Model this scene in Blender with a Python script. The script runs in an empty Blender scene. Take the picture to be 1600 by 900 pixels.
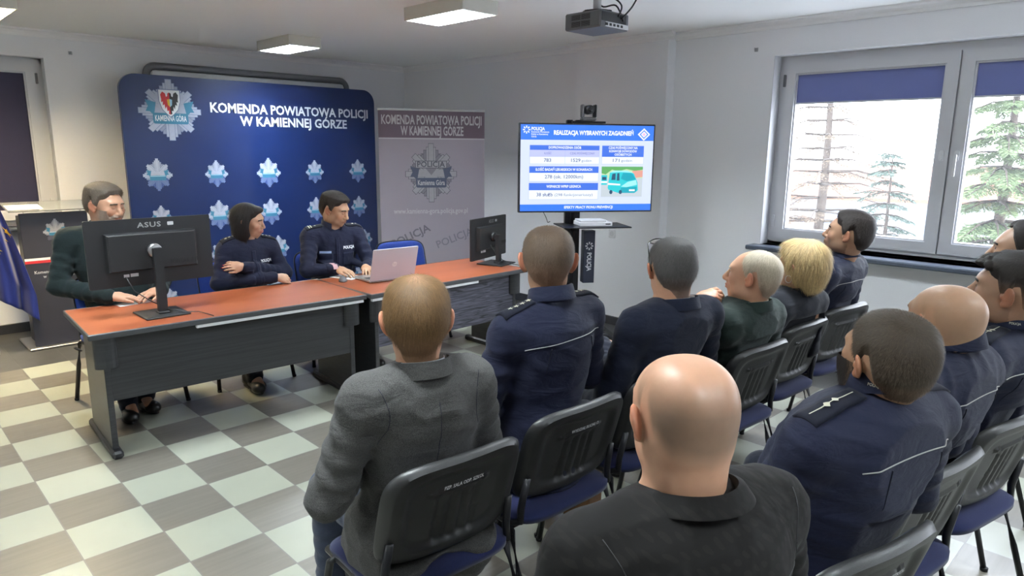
import bpy, math, random
import numpy as np
from mathutils import Vector, Matrix
from mathutils.bvhtree import BVHTree
random.seed(4); RNG = np.random.default_rng(7)
PI = math.pi
SC = bpy.context.scene
COL = SC.collection
TILE = 0.305
# room shell (metres): banner wall at Y=YB, window wall at X=XW
XW, YB, HC = 4.714, 3.376, 2.594
XL, YR = -3.2, -6.6

# ------------------------------------------------------------------ materials
def newmat(name):
    m = bpy.data.materials.new(name); m.use_nodes = True
    nt = m.node_tree; b = nt.nodes['Principled BSDF']
    return m, nt, b
def setp(b, **k):
    for n, v in k.items():
        n = n.replace('_', ' ')
        if n in b.inputs: b.inputs[n].default_value = v
def rgb(r, g, bl): return (r, g, bl, 1.0)
def s2l(h):
    h = h.lstrip('#'); o = []
    for i in (0, 2, 4):
        c = int(h[i:i+2], 16)/255
        o.append(c/12.92 if c <= .04045 else ((c+.055)/1.055)**2.4)
    return (o[0], o[1], o[2], 1.0)
def plain(name, col, rough=.5, metal=0., bump=0., bscale=60., vary=0., **k):
    """a principled material with a little procedural variation in colour and relief"""
    m, nt, b = newmat(name)
    col = s2l(col) if isinstance(col, str) else col
    setp(b, Base_Color=col, Roughness=rough, Metallic=metal); setp(b, **k)
    tc = nt.nodes.new('ShaderNodeTexCoord'); nz = nt.nodes.new('ShaderNodeTexNoise')
    nz.inputs['Scale'].default_value = bscale; nz.inputs['Detail'].default_value = 3
    nt.links.new(tc.outputs['Object'], nz.inputs['Vector'])
    if vary > 0:
        mx = nt.nodes.new('ShaderNodeMix'); mx.data_type = 'RGBA'
        mx.inputs[6].default_value = tuple(c*(1-vary) for c in col[:3])+(1,)
        mx.inputs[7].default_value = tuple(min(1, c*(1+vary)) for c in col[:3])+(1,)
        nt.links.new(nz.outputs['Fac'], mx.inputs[0]); nt.links.new(mx.outputs[2], b.inputs['Base Color'])
    if bump > 0:
        bp = nt.nodes.new('ShaderNodeBump'); bp.inputs['Strength'].default_value = 1; bp.inputs['Distance'].default_value = bump
        nt.links.new(nz.outputs['Fac'], bp.inputs['Height']); nt.links.new(bp.outputs[0], b.inputs['Normal'])
    return m
def emit(name, col, strength=1.0):
    m, nt, b = newmat(name)
    col = s2l(col) if isinstance(col, str) else col
    setp(b, Base_Color=(0.01, 0.01, 0.01, 1), Roughness=.4, Emission_Color=col, Emission_Strength=strength)
    return m
def fabric(name, col, fine=900., var=.12, fold=.004, rough=.9, sheen=.15, col2=None, weave=.0004):
    m, nt, b = newmat(name)
    col = s2l(col) if isinstance(col, str) else col
    col2 = s2l(col2) if isinstance(col2, str) else col2
    setp(b, Roughness=rough, Sheen_Weight=sheen, Sheen_Roughness=.5, Specular_IOR_Level=.25)
    tc = nt.nodes.new('ShaderNodeTexCoord')
    n1 = nt.nodes.new('ShaderNodeTexNoise'); n1.inputs['Scale'].default_value = fine; n1.inputs['Detail'].default_value = 2
    n2 = nt.nodes.new('ShaderNodeTexNoise'); n2.inputs['Scale'].default_value = 9; n2.inputs['Detail'].default_value = 3; n2.inputs['Distortion'].default_value = 1.4
    mp = nt.nodes.new('ShaderNodeMapping'); mp.inputs['Scale'].default_value = (1, 1, 2.2); mp.inputs['Rotation'].default_value = (.5, .35, .2)
    nt.links.new(tc.outputs['Object'], n1.inputs['Vector']); nt.links.new(tc.outputs['Object'], mp.inputs[0]); nt.links.new(mp.outputs[0], n2.inputs['Vector'])
    mx = nt.nodes.new('ShaderNodeMix'); mx.data_type = 'RGBA'
    mx.inputs[6].default_value = tuple(c*(1-var) for c in col[:3])+(1,)
    mx.inputs[7].default_value = col2 if col2 else tuple(min(1, c*(1+var)) for c in col[:3])+(1,)
    rp = nt.nodes.new('ShaderNodeMapRange'); rp.inputs[1].default_value = .38; rp.inputs[2].default_value = .62
    nt.links.new(n1.outputs['Fac'], rp.inputs[0]); nt.links.new(rp.outputs[0], mx.inputs[0]); nt.links.new(mx.outputs[2], b.inputs['Base Color'])
    b1 = nt.nodes.new('ShaderNodeBump'); b1.inputs['Strength'].default_value = .6; b1.inputs['Distance'].default_value = weave
    b2 = nt.nodes.new('ShaderNodeBump'); b2.inputs['Strength'].default_value = .9; b2.inputs['Distance'].default_value = fold
    nt.links.new(n1.outputs['Fac'], b1.inputs['Height']); nt.links.new(n2.outputs['Fac'], b2.inputs['Height'])
    nt.links.new(b2.outputs[0], b1.inputs['Normal']); nt.links.new(b1.outputs[0], b.inputs['Normal'])
    return m
def vcolmat(name, rough=.5, sss=0., noise=.06, scale=70., bump=.0003, spec=.5, coat=0., nscale2=None):
    """base colour read from the mesh's own pigment attribute 'Col'"""
    m, nt, b = newmat(name)
    setp(b, Roughness=rough, Specular_IOR_Level=spec, Subsurface_Weight=sss, Subsurface_Radius=(.012, .005, .003), Subsurface_Scale=1.0, Coat_Weight=coat, Coat_Roughness=.25)
    at = nt.nodes.new('ShaderNodeVertexColor'); at.layer_name = 'Col'
    tc = nt.nodes.new('ShaderNodeTexCoord'); nz = nt.nodes.new('ShaderNodeTexNoise')
    nz.inputs['Scale'].default_value = scale; nz.inputs['Detail'].default_value = 4
    nt.links.new(tc.outputs['Object'], nz.inputs['Vector'])
    rp = nt.nodes.new('ShaderNodeMapRange'); rp.inputs[3].default_value = 1-noise; rp.inputs[4].default_value = 1+noise
    nt.links.new(nz.outputs['Fac'], rp.inputs[0])
    mx = nt.nodes.new('ShaderNodeVectorMath'); mx.operation = 'SCALE'
    nt.links.new(at.outputs['Color'], mx.inputs[0]); nt.links.new(rp.outputs[0], mx.inputs['Scale']); nt.links.new(mx.outputs[0], b.inputs['Base Color'])
    bp = nt.nodes.new('ShaderNodeBump'); bp.inputs['Strength'].default_value = .7; bp.inputs['Distance'].default_value = bump
    nt.links.new(nz.outputs['Fac'], bp.inputs['Height']); nt.links.new(bp.outputs[0], b.inputs['Normal'])
    return m

M = {}
M['wall'] = plain('wall_paint', rgb(.82, .82, .85), .8, bump=.0006, bscale=140, vary=.02)
M['ceil'] = plain('ceiling_paint', rgb(.93, .93, .92), .9, bump=.0004, bscale=120, vary=.01)
M['cornice'] = plain('cornice_paint', rgb(.86, .85, .86), .8, vary=.02)
M['pvc'] = plain('window_plastic', rgb(.60, .60, .63), .35, vary=.02, bscale=8)
M['sill'] = plain('dark_sill_stone', rgb(.075, .090, .120), .28, vary=.3, bscale=90)
M['basebd'] = plain('slate_tile', rgb(.035, .037, .045), .35, vary=.25, bscale=25)
M['blind0'] = fabric('blind_fabric', rgb(.085, .09, .26), fine=500, var=.08, fold=.0006, rough=.85)
def blind_mat():
    m, nt, b = newmat('translucent_blind'); N = nt.nodes; L = nt.links; setp(b, Base_Color=rgb(.14, .155, .27), Roughness=.85)
    t = N.new('ShaderNodeBsdfTranslucent'); t.inputs[0].default_value = rgb(.045, .052, .095); a = N.new('ShaderNodeAddShader')
    nz = N.new('ShaderNodeTexNoise'); nz.inputs['Scale'].default_value = 500; tc = N.new('ShaderNodeTexCoord'); L.new(tc.outputs['Object'], nz.inputs['Vector'])
    bp = N.new('ShaderNodeBump'); bp.inputs['Distance'].default_value = .0003; L.new(nz.outputs['Fac'], bp.inputs['Height']); L.new(bp.outputs[0], b.inputs['Normal'])
    L.new(b.outputs[0], a.inputs[0]); L.new(t.outputs[0], a.inputs[1]); L.new(a.outputs[0], N['Material Output'].inputs[0]); return m
M['blind'] = blind_mat()
M['blind_dark'] = fabric('dark_blind_fabric', rgb(.030, .028, .06), fine=500, var=.08, fold=.0006, rough=.85)
M['black_metal'] = plain('black_metal', rgb(.012, .012, .015), .38, metal=.3, vary=.2, bscale=40)
M['chair_plastic'] = plain('black_moulded_plastic', rgb(.013, .013, .0135), .42, bump=.0003, bscale=500, vary=.12)
M['chair_blue'] = fabric('blue_seat_fabric', rgb(.018, .045, .24), fine=700, var=.2, fold=.0005)
M['chair_navy'] = fabric('navy_seat_fabric', rgb(.008, .012, .055), fine=700, var=.2, fold=.0005)
M['dark_plastic'] = plain('dark_plastic', rgb(.014, .014, .016), .45, bump=.0002, bscale=400, vary=.1)
M['mid_plastic'] = plain('grey_plastic', rgb(.12, .12, .13), .45, vary=.1)
M['white_plastic'] = plain('white_plastic', rgb(.7, .7, .72), .4, vary=.03)
M['steel'] = plain('brushed_steel', rgb(.35, .35, .36), .35, metal=.9, vary=.08, bscale=80)
M['alu'] = plain('aluminium', rgb(.55, .55, .56), .3, metal=.8, vary=.05)
M['white'] = plain('white_print', rgb(.80, .83, .86), .55, vary=.01)
M['lgrey'] = plain('light_grey_print', rgb(.60, .60, .62), .55, vary=.01)
M['navy_board'] = plain('navy_backdrop_film', rgb(.0075, .020, .092), .30, vary=.04, bscale=3)
M['roll_grey'] = plain('greyish_mauve_film', rgb(.40, .365, .43), .45, vary=.06, bscale=3)
M['roll_head'] = plain('mauve_band_film', rgb(.16, .115, .155), .45, vary=.05, bscale=5)
M['roll_mark'] = plain('faint_grey_print', rgb(.185, .18, .22), .5, vary=.02)
M['silver1'] = plain('silver_print', rgb(.42, .46, .58), .5, vary=.12, bscale=40)
M['silver2'] = plain('mid_silver_print', rgb(.28, .32, .45), .5, vary=.12, bscale=40)
M['silver3'] = plain('dark_silver_print', rgb(.13, .17, .32), .5, vary=.12, bscale=40)
M['gsil1'] = plain('grey_silver_print', rgb(.42, .42, .46), .5, vary=.1, bscale=40)
M['gsil2'] = plain('grey_mid_print', rgb(.25, .25, .29), .5, vary=.1, bscale=40)
M['gsil3'] = plain('grey_dark_print', rgb(.10, .10, .13), .5, vary=.1, bscale=40)
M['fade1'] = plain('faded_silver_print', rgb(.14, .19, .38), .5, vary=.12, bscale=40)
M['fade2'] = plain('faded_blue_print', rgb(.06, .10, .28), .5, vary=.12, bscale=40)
M['teal'] = plain('teal_ribbon_print', rgb(.05, .22, .36), .5, vary=.05)
M['lblue'] = plain('pale_blue_print', rgb(.35, .60, .75), .5, vary=.02)
M['slate_blue'] = plain('slate_ribbon_print', rgb(.10, .12, .19), .5, vary=.05)
M['red'] = plain('red_print', rgb(.55, .03, .04), .5, vary=.05)
M['black'] = plain('black_print', rgb(.012, .012, .014), .5, vary=.05)
M['gold'] = plain('gold_print', rgb(.75, .50, .04), .5, vary=.05)
M['lectern'] = plain('slate_panel', rgb(.040, .040, .055), .4, vary=.08, bscale=15)
M['paper'] = plain('white_paper', rgb(.8, .8, .8), .8, vary=.01)
M['shoe'] = plain('black_leather', rgb(.014, .013, .013), .28, bump=.0004, bscale=120, vary=.2)
M['shoe_brown'] = plain('dark_brown_leather', rgb(.035, .018, .014), .3, bump=.0004, bscale=120, vary=.2)
M['lamp_body'] = plain('lamp_enamel', rgb(.62, .60, .54), .45, vary=.02)
M['police'] = fabric('navy_uniform_cloth', rgb(.0058, .0080, .0255), fine=1400, var=.12, fold=.006, rough=.8, sheen=.06)
M['police2'] = fabric('navy_uniform_epaulette', rgb(.004, .005, .013), fine=1400, var=.12, fold=.001, rough=.85, sheen=.03)
M['suit_grey'] = fabric('grey_wool', rgb(.029, .028, .028), fine=720, var=.3, fold=.006, sheen=.05, col2=rgb(.086, .084, .080), weave=.0007)
M['suit_navy'] = fabric('dark_navy_wool', rgb(.005, .0075, .020), fine=900, var=.15, fold=.005, sheen=.08)
M['suit_green'] = fabric('dark_green_wool', rgb(.011, .021, .018), fine=700, var=.2, fold=.005, sheen=.1)
M['suit_teal'] = fabric('dark_teal_wool', rgb(.007, .014, .015), fine=700, var=.2, fold=.005, sheen=.06)
M['coat_black'] = fabric('charcoal_cloth', rgb(.008, .009, .014), fine=700, var=.2, fold=.004, sheen=.06)
M['trouser'] = fabric('dark_trouser_cloth', rgb(.006, .008, .017), fine=900, var=.15, fold=.005)
M['jeans'] = fabric('blue_grey_trouser_cloth', rgb(.035, .045, .075), fine=900, var=.2, fold=.005)
M['shirt_white'] = fabric('white_shirt_cloth', rgb(.62, .64, .68), fine=1200, var=.03, fold=.001)
M['shirt_cream'] = fabric('cream_shirt_cloth', rgb(.55, .50, .42), fine=1200, var=.03, fold=.001)
M['silver_thread'] = plain('silver_thread', rgb(.50, .48, .36), .5, metal=.2, vary=.1, bscale=300)
M['piping'] = plain('grey_piping', rgb(.36, .35, .33), .6, vary=.1)
M['light_tag'] = plain('light_blue_tag', rgb(.30, .40, .62), .6, vary=.1)
M['eye_white'] = plain('eye_white', rgb(.62, .58, .55), .25)
M['eye_dark'] = plain('eye_dark', rgb(.015, .010, .008), .2)
M['lash'] = plain('dark_lashes', rgb(.010, .007, .006), .7)
M['nail'] = plain('red_nail_varnish', rgb(.65, .02, .03), .2)
M['box_wood'] = plain('varnished_wood', rgb(.26, .12, .045), .35, vary=.25, bscale=12)
M['frame_black'] = plain('glossy_black_acetate', rgb(.008, .008, .009), .15)
M['skin'] = vcolmat('skin', rough=.48, sss=.12, noise=.08, scale=60, bump=.00035, coat=.04)
M['hair'] = vcolmat('hair', rough=.6, noise=.25, scale=260, bump=.0006, spec=.35)
M['flag_blue'] = fabric('flag_cloth', rgb(.010, .022, .17), fine=900, var=.1, fold=.001, rough=.6)

def black_shirt():
    m, nt, b = newmat('black_jacquard_shirt')
    setp(b, Roughness=.85, Sheen_Weight=.02, Specular_IOR_Level=.2)
    tc = nt.nodes.new('ShaderNodeTexCoord')
    mp = nt.nodes.new('ShaderNodeMapping'); mp.inputs['Rotation'].default_value = (0, 0, .8); mp.inputs['Scale'].default_value = (9, 9, 9)
    w1 = nt.nodes.new('ShaderNodeTexWave'); w1.wave_type = 'BANDS'; w1.bands_direction = 'DIAGONAL'; w1.inputs['Scale'].default_value = 2.2; w1.inputs['Distortion'].default_value = 3.5
    w2 = nt.nodes.new('ShaderNodeTexWave'); w2.wave_type = 'RINGS'; w2.inputs['Scale'].default_value = 1.6; w2.inputs['Distortion'].default_value = 4.
    for w in (w1, w2): nt.links.new(mp.outputs[0], w.inputs['Vector'])
    nt.links.new(tc.outputs['Object'], mp.inputs[0])
    mu = nt.nodes.new('ShaderNodeMath'); mu.operation = 'MULTIPLY'
    nt.links.new(w1.outputs['Fac'], mu.inputs[0]); nt.links.new(w2.outputs['Fac'], mu.inputs[1])
    cr = nt.nodes.new('ShaderNodeValToRGB'); cr.color_ramp.elements[0].position = .42; cr.color_ramp.elements[1].position = .5
    cr.color_ramp.elements[0].color = rgb(.0062, .0054, .0052); cr.color_ramp.elements[1].color = rgb(.0105, .0089, .0083)
    nt.links.new(mu.outputs[0], cr.inputs[0]); nt.links.new(cr.outputs[0], b.inputs['Base Color'])
    bp = nt.nodes.new('ShaderNodeBump'); bp.inputs['Distance'].default_value = .0012; bp.inputs['Strength'].default_value = .8
    nz = nt.nodes.new('ShaderNodeTexNoise'); nz.inputs['Scale'].default_value = 10; nz.inputs['Distortion'].default_value = 1.2
    nt.links.new(tc.outputs['Object'], nz.inputs['Vector'])
    b2 = nt.nodes.new('ShaderNodeBump'); b2.inputs['Distance'].default_value = .006
    nt.links.new(nz.outputs['Fac'], b2.inputs['Height']); nt.links.new(b2.outputs[0], bp.inputs['Normal'])
    nt.links.new(cr.outputs[0], bp.inputs['Height']); nt.links.new(bp.outputs[0], b.inputs['Normal'])
    return m
M['shirt_black'] = black_shirt()

def floor_mat():
    m, nt, b = newmat('checker_floor_tiles')
    N = nt.nodes; L = nt.links
    tc = N.new('ShaderNodeTexCoord'); sep = N.new('ShaderNodeSeparateXYZ'); L.new(tc.outputs['Object'], sep.inputs[0])
    def math_(op, a, c=None, v=None):
        n = N.new('ShaderNodeMath'); n.operation = op
        if isinstance(a, (int, float)): n.inputs[0].default_value = a
        else: L.new(a, n.inputs[0])
        if c is not None:
            if isinstance(c, (int, float)): n.inputs[1].default_value = c
            else: L.new(c, n.inputs[1])
        if v is not None: n.inputs[2].default_value = v
        return n.outputs[0]
    tx = math_('DIVIDE', sep.outputs['X'], TILE); ty = math_('DIVIDE', sep.outputs['Y'], TILE)
    ix = math_('FLOOR', tx); iy = math_('FLOOR', ty)
    par = math_('PINGPONG', math_('ADD', math_('ADD', ix, iy), 200.0), 1.0)   # 0 even, 1 odd
    # grout
    fx = math_('ABSOLUTE', math_('SUBTRACT', math_('FRACT', tx), .5)); fy = math_('ABSOLUTE', math_('SUBTRACT', math_('FRACT', ty), .5))
    gr = math_('GREATER_THAN', math_('MAXIMUM', fx, fy), .492)
    # grain streaks along X
    mp = N.new('ShaderNodeMapping'); mp.inputs['Scale'].default_value = (1.6, 26, 1); L.new(tc.outputs['Object'], mp.inputs[0])
    nz = N.new('ShaderNodeTexNoise'); nz.inputs['Scale'].default_value = 1.6; nz.inputs['Detail'].default_value = 5; L.new(mp.outputs[0], nz.inputs['Vector'])
    n2 = N.new('ShaderNodeTexNoise'); n2.inputs['Scale'].default_value = 6; n2.inputs['Detail'].default_value = 3; L.new(tc.outputs['Object'], n2.inputs['Vector'])
    def mixc(f, a, c):
        n = N.new('ShaderNodeMix'); n.data_type = 'RGBA'
        if isinstance(f, (int, float)): n.inputs[0].default_value = f
        else: L.new(f, n.inputs[0])
        for i, q in ((6, a), (7, c)):
            if isinstance(q, tuple): n.inputs[i].default_value = q
            else: L.new(q, n.inputs[i])
        return n.outputs[2]
    # tone change tile by tile
    wn = N.new('ShaderNodeTexWhiteNoise'); wn.noise_dimensions = '2D'
    cb = N.new('ShaderNodeCombineXYZ'); L.new(ix, cb.inputs[0]); L.new(iy, cb.inputs[1]); L.new(cb.outputs[0], wn.inputs['Vector'])
    dark = mixc(nz.outputs['Fac'], rgb(.115, .103, .085), rgb(.18, .165, .140))
    lite = mixc(n2.outputs['Fac'], rgb(.285, .295, .240), rgb(.335, .345, .28))
    chk = mixc(par, dark, lite)
    brd = mixc(n2.outputs['Fac'], rgb(.045, .045, .045), rgb(.085, .083, .082))
    isb = math_('MAXIMUM', math_('GREATER_THAN', ty, 7.0), math_('GREATER_THAN', tx, 14.0))
    c = mixc(isb, chk, brd)
    hs = N.new('ShaderNodeHueSaturation'); L.new(c, hs.inputs['Color'])
    L.new(math_('ADD', math_('MULTIPLY', wn.outputs['Value'], .14), .93), hs.inputs['Value'])
    gcol = mixc(isb, rgb(.16, .15, .14), rgb(.09, .085, .08))
    c = mixc(gr, hs.outputs[0], gcol)
    L.new(c, b.inputs['Base Color'])
    rr = N.new('ShaderNodeMapRange'); rr.inputs[3].default_value = .24; rr.inputs[4].default_value = .42; L.new(n2.outputs['Fac'], rr.inputs[0]); L.new(rr.outputs[0], b.inputs['Roughness'])
    bp = N.new('ShaderNodeBump'); bp.inputs['Distance'].default_value = .0015; bp.invert = True; L.new(gr, bp.inputs['Height']); L.new(bp.outputs[0], b.inputs['Normal'])
    return m
M['floor'] = floor_mat()

def wood(name, c1, c2, scale=(2, 30, 30), rough=.3, dist=2.0, wave=2.0, coat=0.):
    m, nt, b = newmat(name); N = nt.nodes; L = nt.links
    tc = N.new('ShaderNodeTexCoord'); mp = N.new('ShaderNodeMapping'); mp.inputs['Scale'].default_value = scale
    L.new(tc.outputs['Object'], mp.inputs[0])
    nz = N.new('ShaderNodeTexNoise'); nz.inputs['Scale'].default_value = wave; nz.inputs['Detail'].default_value = 6; nz.inputs['Distortion'].default_value = dist
    L.new(mp.outputs[0], nz.inputs['Vector'])
    cr = N.new('ShaderNodeValToRGB'); cr.color_ramp.elements[0].color = c1; cr.color_ramp.elements[1].color = c2
    cr.color_ramp.elements[0].position = .35; cr.color_ramp.elements[1].position = .65
    L.new(nz.outputs['Fac'], cr.inputs[0]); L.new(cr.outputs[0], b.inputs['Base Color']); setp(b, Roughness=rough, Coat_Weight=coat, Coat_Roughness=.15)
    return m
M['cherry'] = wood('cherry_laminate', rgb(.27, .070, .030), rgb(.34, .095, .040), (.8, 5, 5), .32, .4, 1.2)
M['cherry_edge'] = plain('charcoal_edge_band', rgb(.06, .062, .066), .35, vary=.1)
M['ash'] = wood('black_ash_laminate', rgb(.012, .012, .017), rgb(.10, .10, .135), (1.1, 7, 15), .38, 3.2, 2.2)
M['ash_dark'] = wood('dark_grey_laminate', rgb(.022, .023, .026), rgb(.034, .035, .038), (1, 5, 40), .32, .5, 2)

# ------------------------------------------------------------------ mesh building
def prop(o, label=None, cat=None, group=None, kind=None):
    if label: o['label'] = label
    if cat: o['category'] = cat
    if group: o['group'] = group
    if kind: o['kind'] = kind
    return o
def empty(name, loc=(0, 0, 0), rz=0., parent=None, label=None, cat=None, group=None, scale=1.):
    o = bpy.data.objects.new(name, None); COL.objects.link(o)
    o.location = loc; o.rotation_euler = (0, 0, rz); o.scale = (scale,)*3
    o.empty_display_size = .05
    if parent: o.parent = parent
    return prop(o, label, cat, group)
def mesh_obj(name, verts, faces, mat, parent=None, smooth=False, cols=None, mats=None, midx=None, loc=None, rz=None):
    me = bpy.data.meshes.new(name)
    if isinstance(faces, np.ndarray) and faces.ndim == 2:
        n, k = faces.shape; verts = np.asarray(verts, dtype=np.float32)
        me.vertices.add(len(verts)); me.vertices.foreach_set('co', verts.ravel())
        me.loops.add(n*k); me.loops.foreach_set('vertex_index', faces.astype(np.int32).ravel())
        me.polygons.add(n); me.polygons.foreach_set('loop_start', np.arange(0, n*k, k, dtype=np.int32))
        try: me.polygons.foreach_set('loop_total', np.full(n, k, dtype=np.int32))
        except Exception: pass
        me.update(calc_edges=True); me.validate()
    else:
        me.from_pydata([tuple(map(float, v)) for v in verts], [], [tuple(map(int, f)) for f in faces]); me.update()
    for m in (mats if mats else [mat]): me.materials.append(m)
    if midx is not None: me.polygons.foreach_set('material_index', np.asarray(midx, dtype=np.int32))
    me.polygons.foreach_set('use_smooth', np.full(len(me.polygons), bool(smooth)))
    if cols is not None:
        ca = me.color_attributes.new('Col', 'FLOAT_COLOR', 'POINT')
        c4 = np.ones((len(me.vertices), 4), dtype=np.float32); c4[:, :3] = cols
        ca.data.foreach_set('color', c4.ravel())
    o = bpy.data.objects.new(name, me); COL.objects.link(o)
    if parent: o.parent = parent
    if loc is not None: o.location = loc
    if rz is not None: o.rotation_euler = (0, 0, rz)
    return o

class MB:
    """collects shapes; build() links them as one mesh"""
    def __init__(s): s.v = []; s.f = []; s.m = []; s.cur = 0
    def add(s, vs, fs, mi=None):
        o = len(s.v); s.v += [tuple(map(float, p)) for p in vs]; s.f += [tuple(i+o for i in f) for f in fs]
        s.m += [s.cur if mi is None else mi]*len(fs); return s
    def box(s, lo, hi, bev=.0, mi=None, rz=0., piv=None):
        lo = list(lo); hi = list(hi)
        if bev <= 0:
            vs = [(x, y, z) for x in (lo[0], hi[0]) for y in (lo[1], hi[1]) for z in (lo[2], hi[2])]
            fs = [(0, 1, 3, 2), (4, 6, 7, 5), (0, 4, 5, 1), (2, 3, 7, 6), (0, 2, 6, 4), (1, 5, 7, 3)]
        else:
            c = [(a+b_)/2 for a, b_ in zip(lo, hi)]; h = [(b_-a)/2 for a, b_ in zip(lo, hi)]; bev = min(bev, min(h)*.98)
            vs = []; idx = {}
            for sx in (-1, 1):
                for sy in (-1, 1):
                    for sz in (-1, 1):
                        for ax in range(3):
                            q = [sx*(h[0]-bev), sy*(h[1]-bev), sz*(h[2]-bev)]
                            q[ax] = (sx, sy, sz)[ax]*h[ax]
                            idx[(sx, sy, sz, ax)] = len(vs); vs.append([c[i]+q[i] for i in range(3)])
            fs = []
            S = [(-1, -1), (1, -1), (1, 1), (-1, 1)]
            for ax in range(3):
                for sg in (-1, 1):
                    f = []
                    for a, b_ in S:
                        k = [0, 0, 0]; k[ax] = sg; k[(ax+1) % 3] = a; k[(ax+2) % 3] = b_
                        f.append(idx[(k[0], k[1], k[2], ax)])
                    fs.append(f if sg > 0 else f[::-1])
            for ax in range(3):
                a1, a2 = (ax+1) % 3, (ax+2) % 3
                for s1 in (-1, 1):
                    for s2 in (-1, 1):
                        f = []
                        for sa, which in ((-1, a1), (1, a1), (1, a2), (-1, a2)):
                            k = [0, 0, 0]; k[ax] = sa; k[a1] = s1; k[a2] = s2
                            f.append(idx[(k[0], k[1], k[2], which)])
                        fs.append(f if s1*s2 > 0 else f[::-1])
            for sx in (-1, 1):
                for sy in (-1, 1):
                    for sz in (-1, 1):
                        f = [idx[(sx, sy, sz, 0)], idx[(sx, sy, sz, 1)], idx[(sx, sy, sz, 2)]]
                        fs.append(f if sx*sy*sz > 0 else f[::-1])
        if rz:
            p = piv or (0, 0); c_, s_ = math.cos(rz), math.sin(rz)
            vs = [(p[0]+(x-p[0])*c_-(y-p[1])*s_, p[1]+(x-p[0])*s_+(y-p[1])*c_, z) for x, y, z in vs]
        return s.add(vs, fs, mi)
    def tube(s, pts, r, n=10, mi=None, flat=1., up=(0, 0, 1), cap=True, closed=False):
        P = [Vector(p) for p in pts]; m = len(P); rs = r if isinstance(r, (list, tuple)) else [r]*m
        vs = []; fs = []
        for i, p in enumerate(P):
            if closed: t = (P[(i+1) % m]-P[i-1])
            else: t = (P[min(i+1, m-1)]-P[max(i-1, 0)])
            t.normalize(); u = Vector(up)
            if abs(t.dot(u)) > .95: u = Vector((0, 1, 0)) if abs(t.y) < .9 else Vector((1, 0, 0))
            a = t.cross(u).normalized(); b_ = a.cross(t).normalized()
            for k in range(n):
                th = 2*PI*k/n; vs.append(p+a*math.cos(th)*rs[i]+b_*math.sin(th)*rs[i]*flat)
        rng = range(m) if closed else range(m-1)
        for i in rng:
            j = (i+1) % m
            for k in range(n):
                fs.append((i*n+k, i*n+(k+1) % n, j*n+(k+1) % n, j*n+k))
        if cap and not closed: fs.append(tuple(range(n))[::-1]); fs.append(tuple((m-1)*n+k for k in range(n)))
        return s.add(vs, fs, mi)
    def lathe(s, prof, c=(0, 0, 0), n=24, mi=None, axis='z'):
        vs = []; fs = []
        for r, z in prof:
            for k in range(n):
                th = 2*PI*k/n; x, y = r*math.cos(th), r*math.sin(th)
                q = {'z': (x, y, z), 'y': (x, z, y), 'x': (z, x, y)}[axis]
                vs.append((c[0]+q[0], c[1]+q[1], c[2]+q[2]))
        for i in range(len(prof)-1):
            for k in range(n): fs.append((i*n+k, i*n+(k+1) % n, (i+1)*n+(k+1) % n, (i+1)*n+k))
        fs.append(tuple(range(n))[::-1]); fs.append(tuple((len(prof)-1)*n+k for k in range(n)))
        return s.add(vs, fs, mi)
    def prism(s, poly, a, b_, fn, mi=None):
        """poly: 2-D outline; fn(u, v, w) -> 3-D; extruded from w=a to w=b_"""
        n = len(poly); vs = [fn(u, v, a) for u, v in poly]+[fn(u, v, b_) for u, v in poly]
        fs = [tuple(range(n))[::-1], tuple(range(n, 2*n))]+[(i, (i+1) % n, n+(i+1) % n, n+i) for i in range(n)]
        return s.add(vs, fs, mi)
    def build(s, name, mat, parent=None, smooth=False, loc=None, rz=None, auto=None):
        mats = mat if isinstance(mat, list) else [mat]
        o = mesh_obj(name, s.v, s.f, None, parent, smooth, mats=mats, midx=s.m, loc=loc, rz=rz)
        bm_fix(o.data)
        if auto: shade_auto(o.data, auto)
        return o
def bm_fix(me):
    import bmesh
    b = bmesh.new(); b.from_mesh(me); bmesh.ops.recalc_face_normals(b, faces=b.faces); b.to_mesh(me); b.free()
def shade_auto(me, deg):
    import bmesh
    b = bmesh.new(); b.from_mesh(me); a = math.radians(deg)
    for f in b.faces: f.smooth = True
    for e in b.edges:
        e.smooth = not (len(e.link_faces) != 2 or e.calc_face_angle(0) > a)
    b.to_mesh(me); b.free()
def rrect(x0, y0, x1, y1, r, n=6, corners=(1, 1, 1, 1)):
    o = []
    for (cx, cy, a0, on) in ((x1-r, y0+r, -90, corners[0]), (x1-r, y1-r, 0, corners[1]), (x0+r, y1-r, 90, corners[2]), (x0+r, y0+r, 180, corners[3])):
        if on:
            for k in range(n+1):
                a = math.radians(a0+90*k/n); o.append((cx+r*math.cos(a), cy+r*math.sin(a)))
        else: o.append({-90: (x1, y0), 0: (x1, y1), 90: (x0, y1), 180: (x0, y0)}[a0])
    return o
_txt = {}
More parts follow.
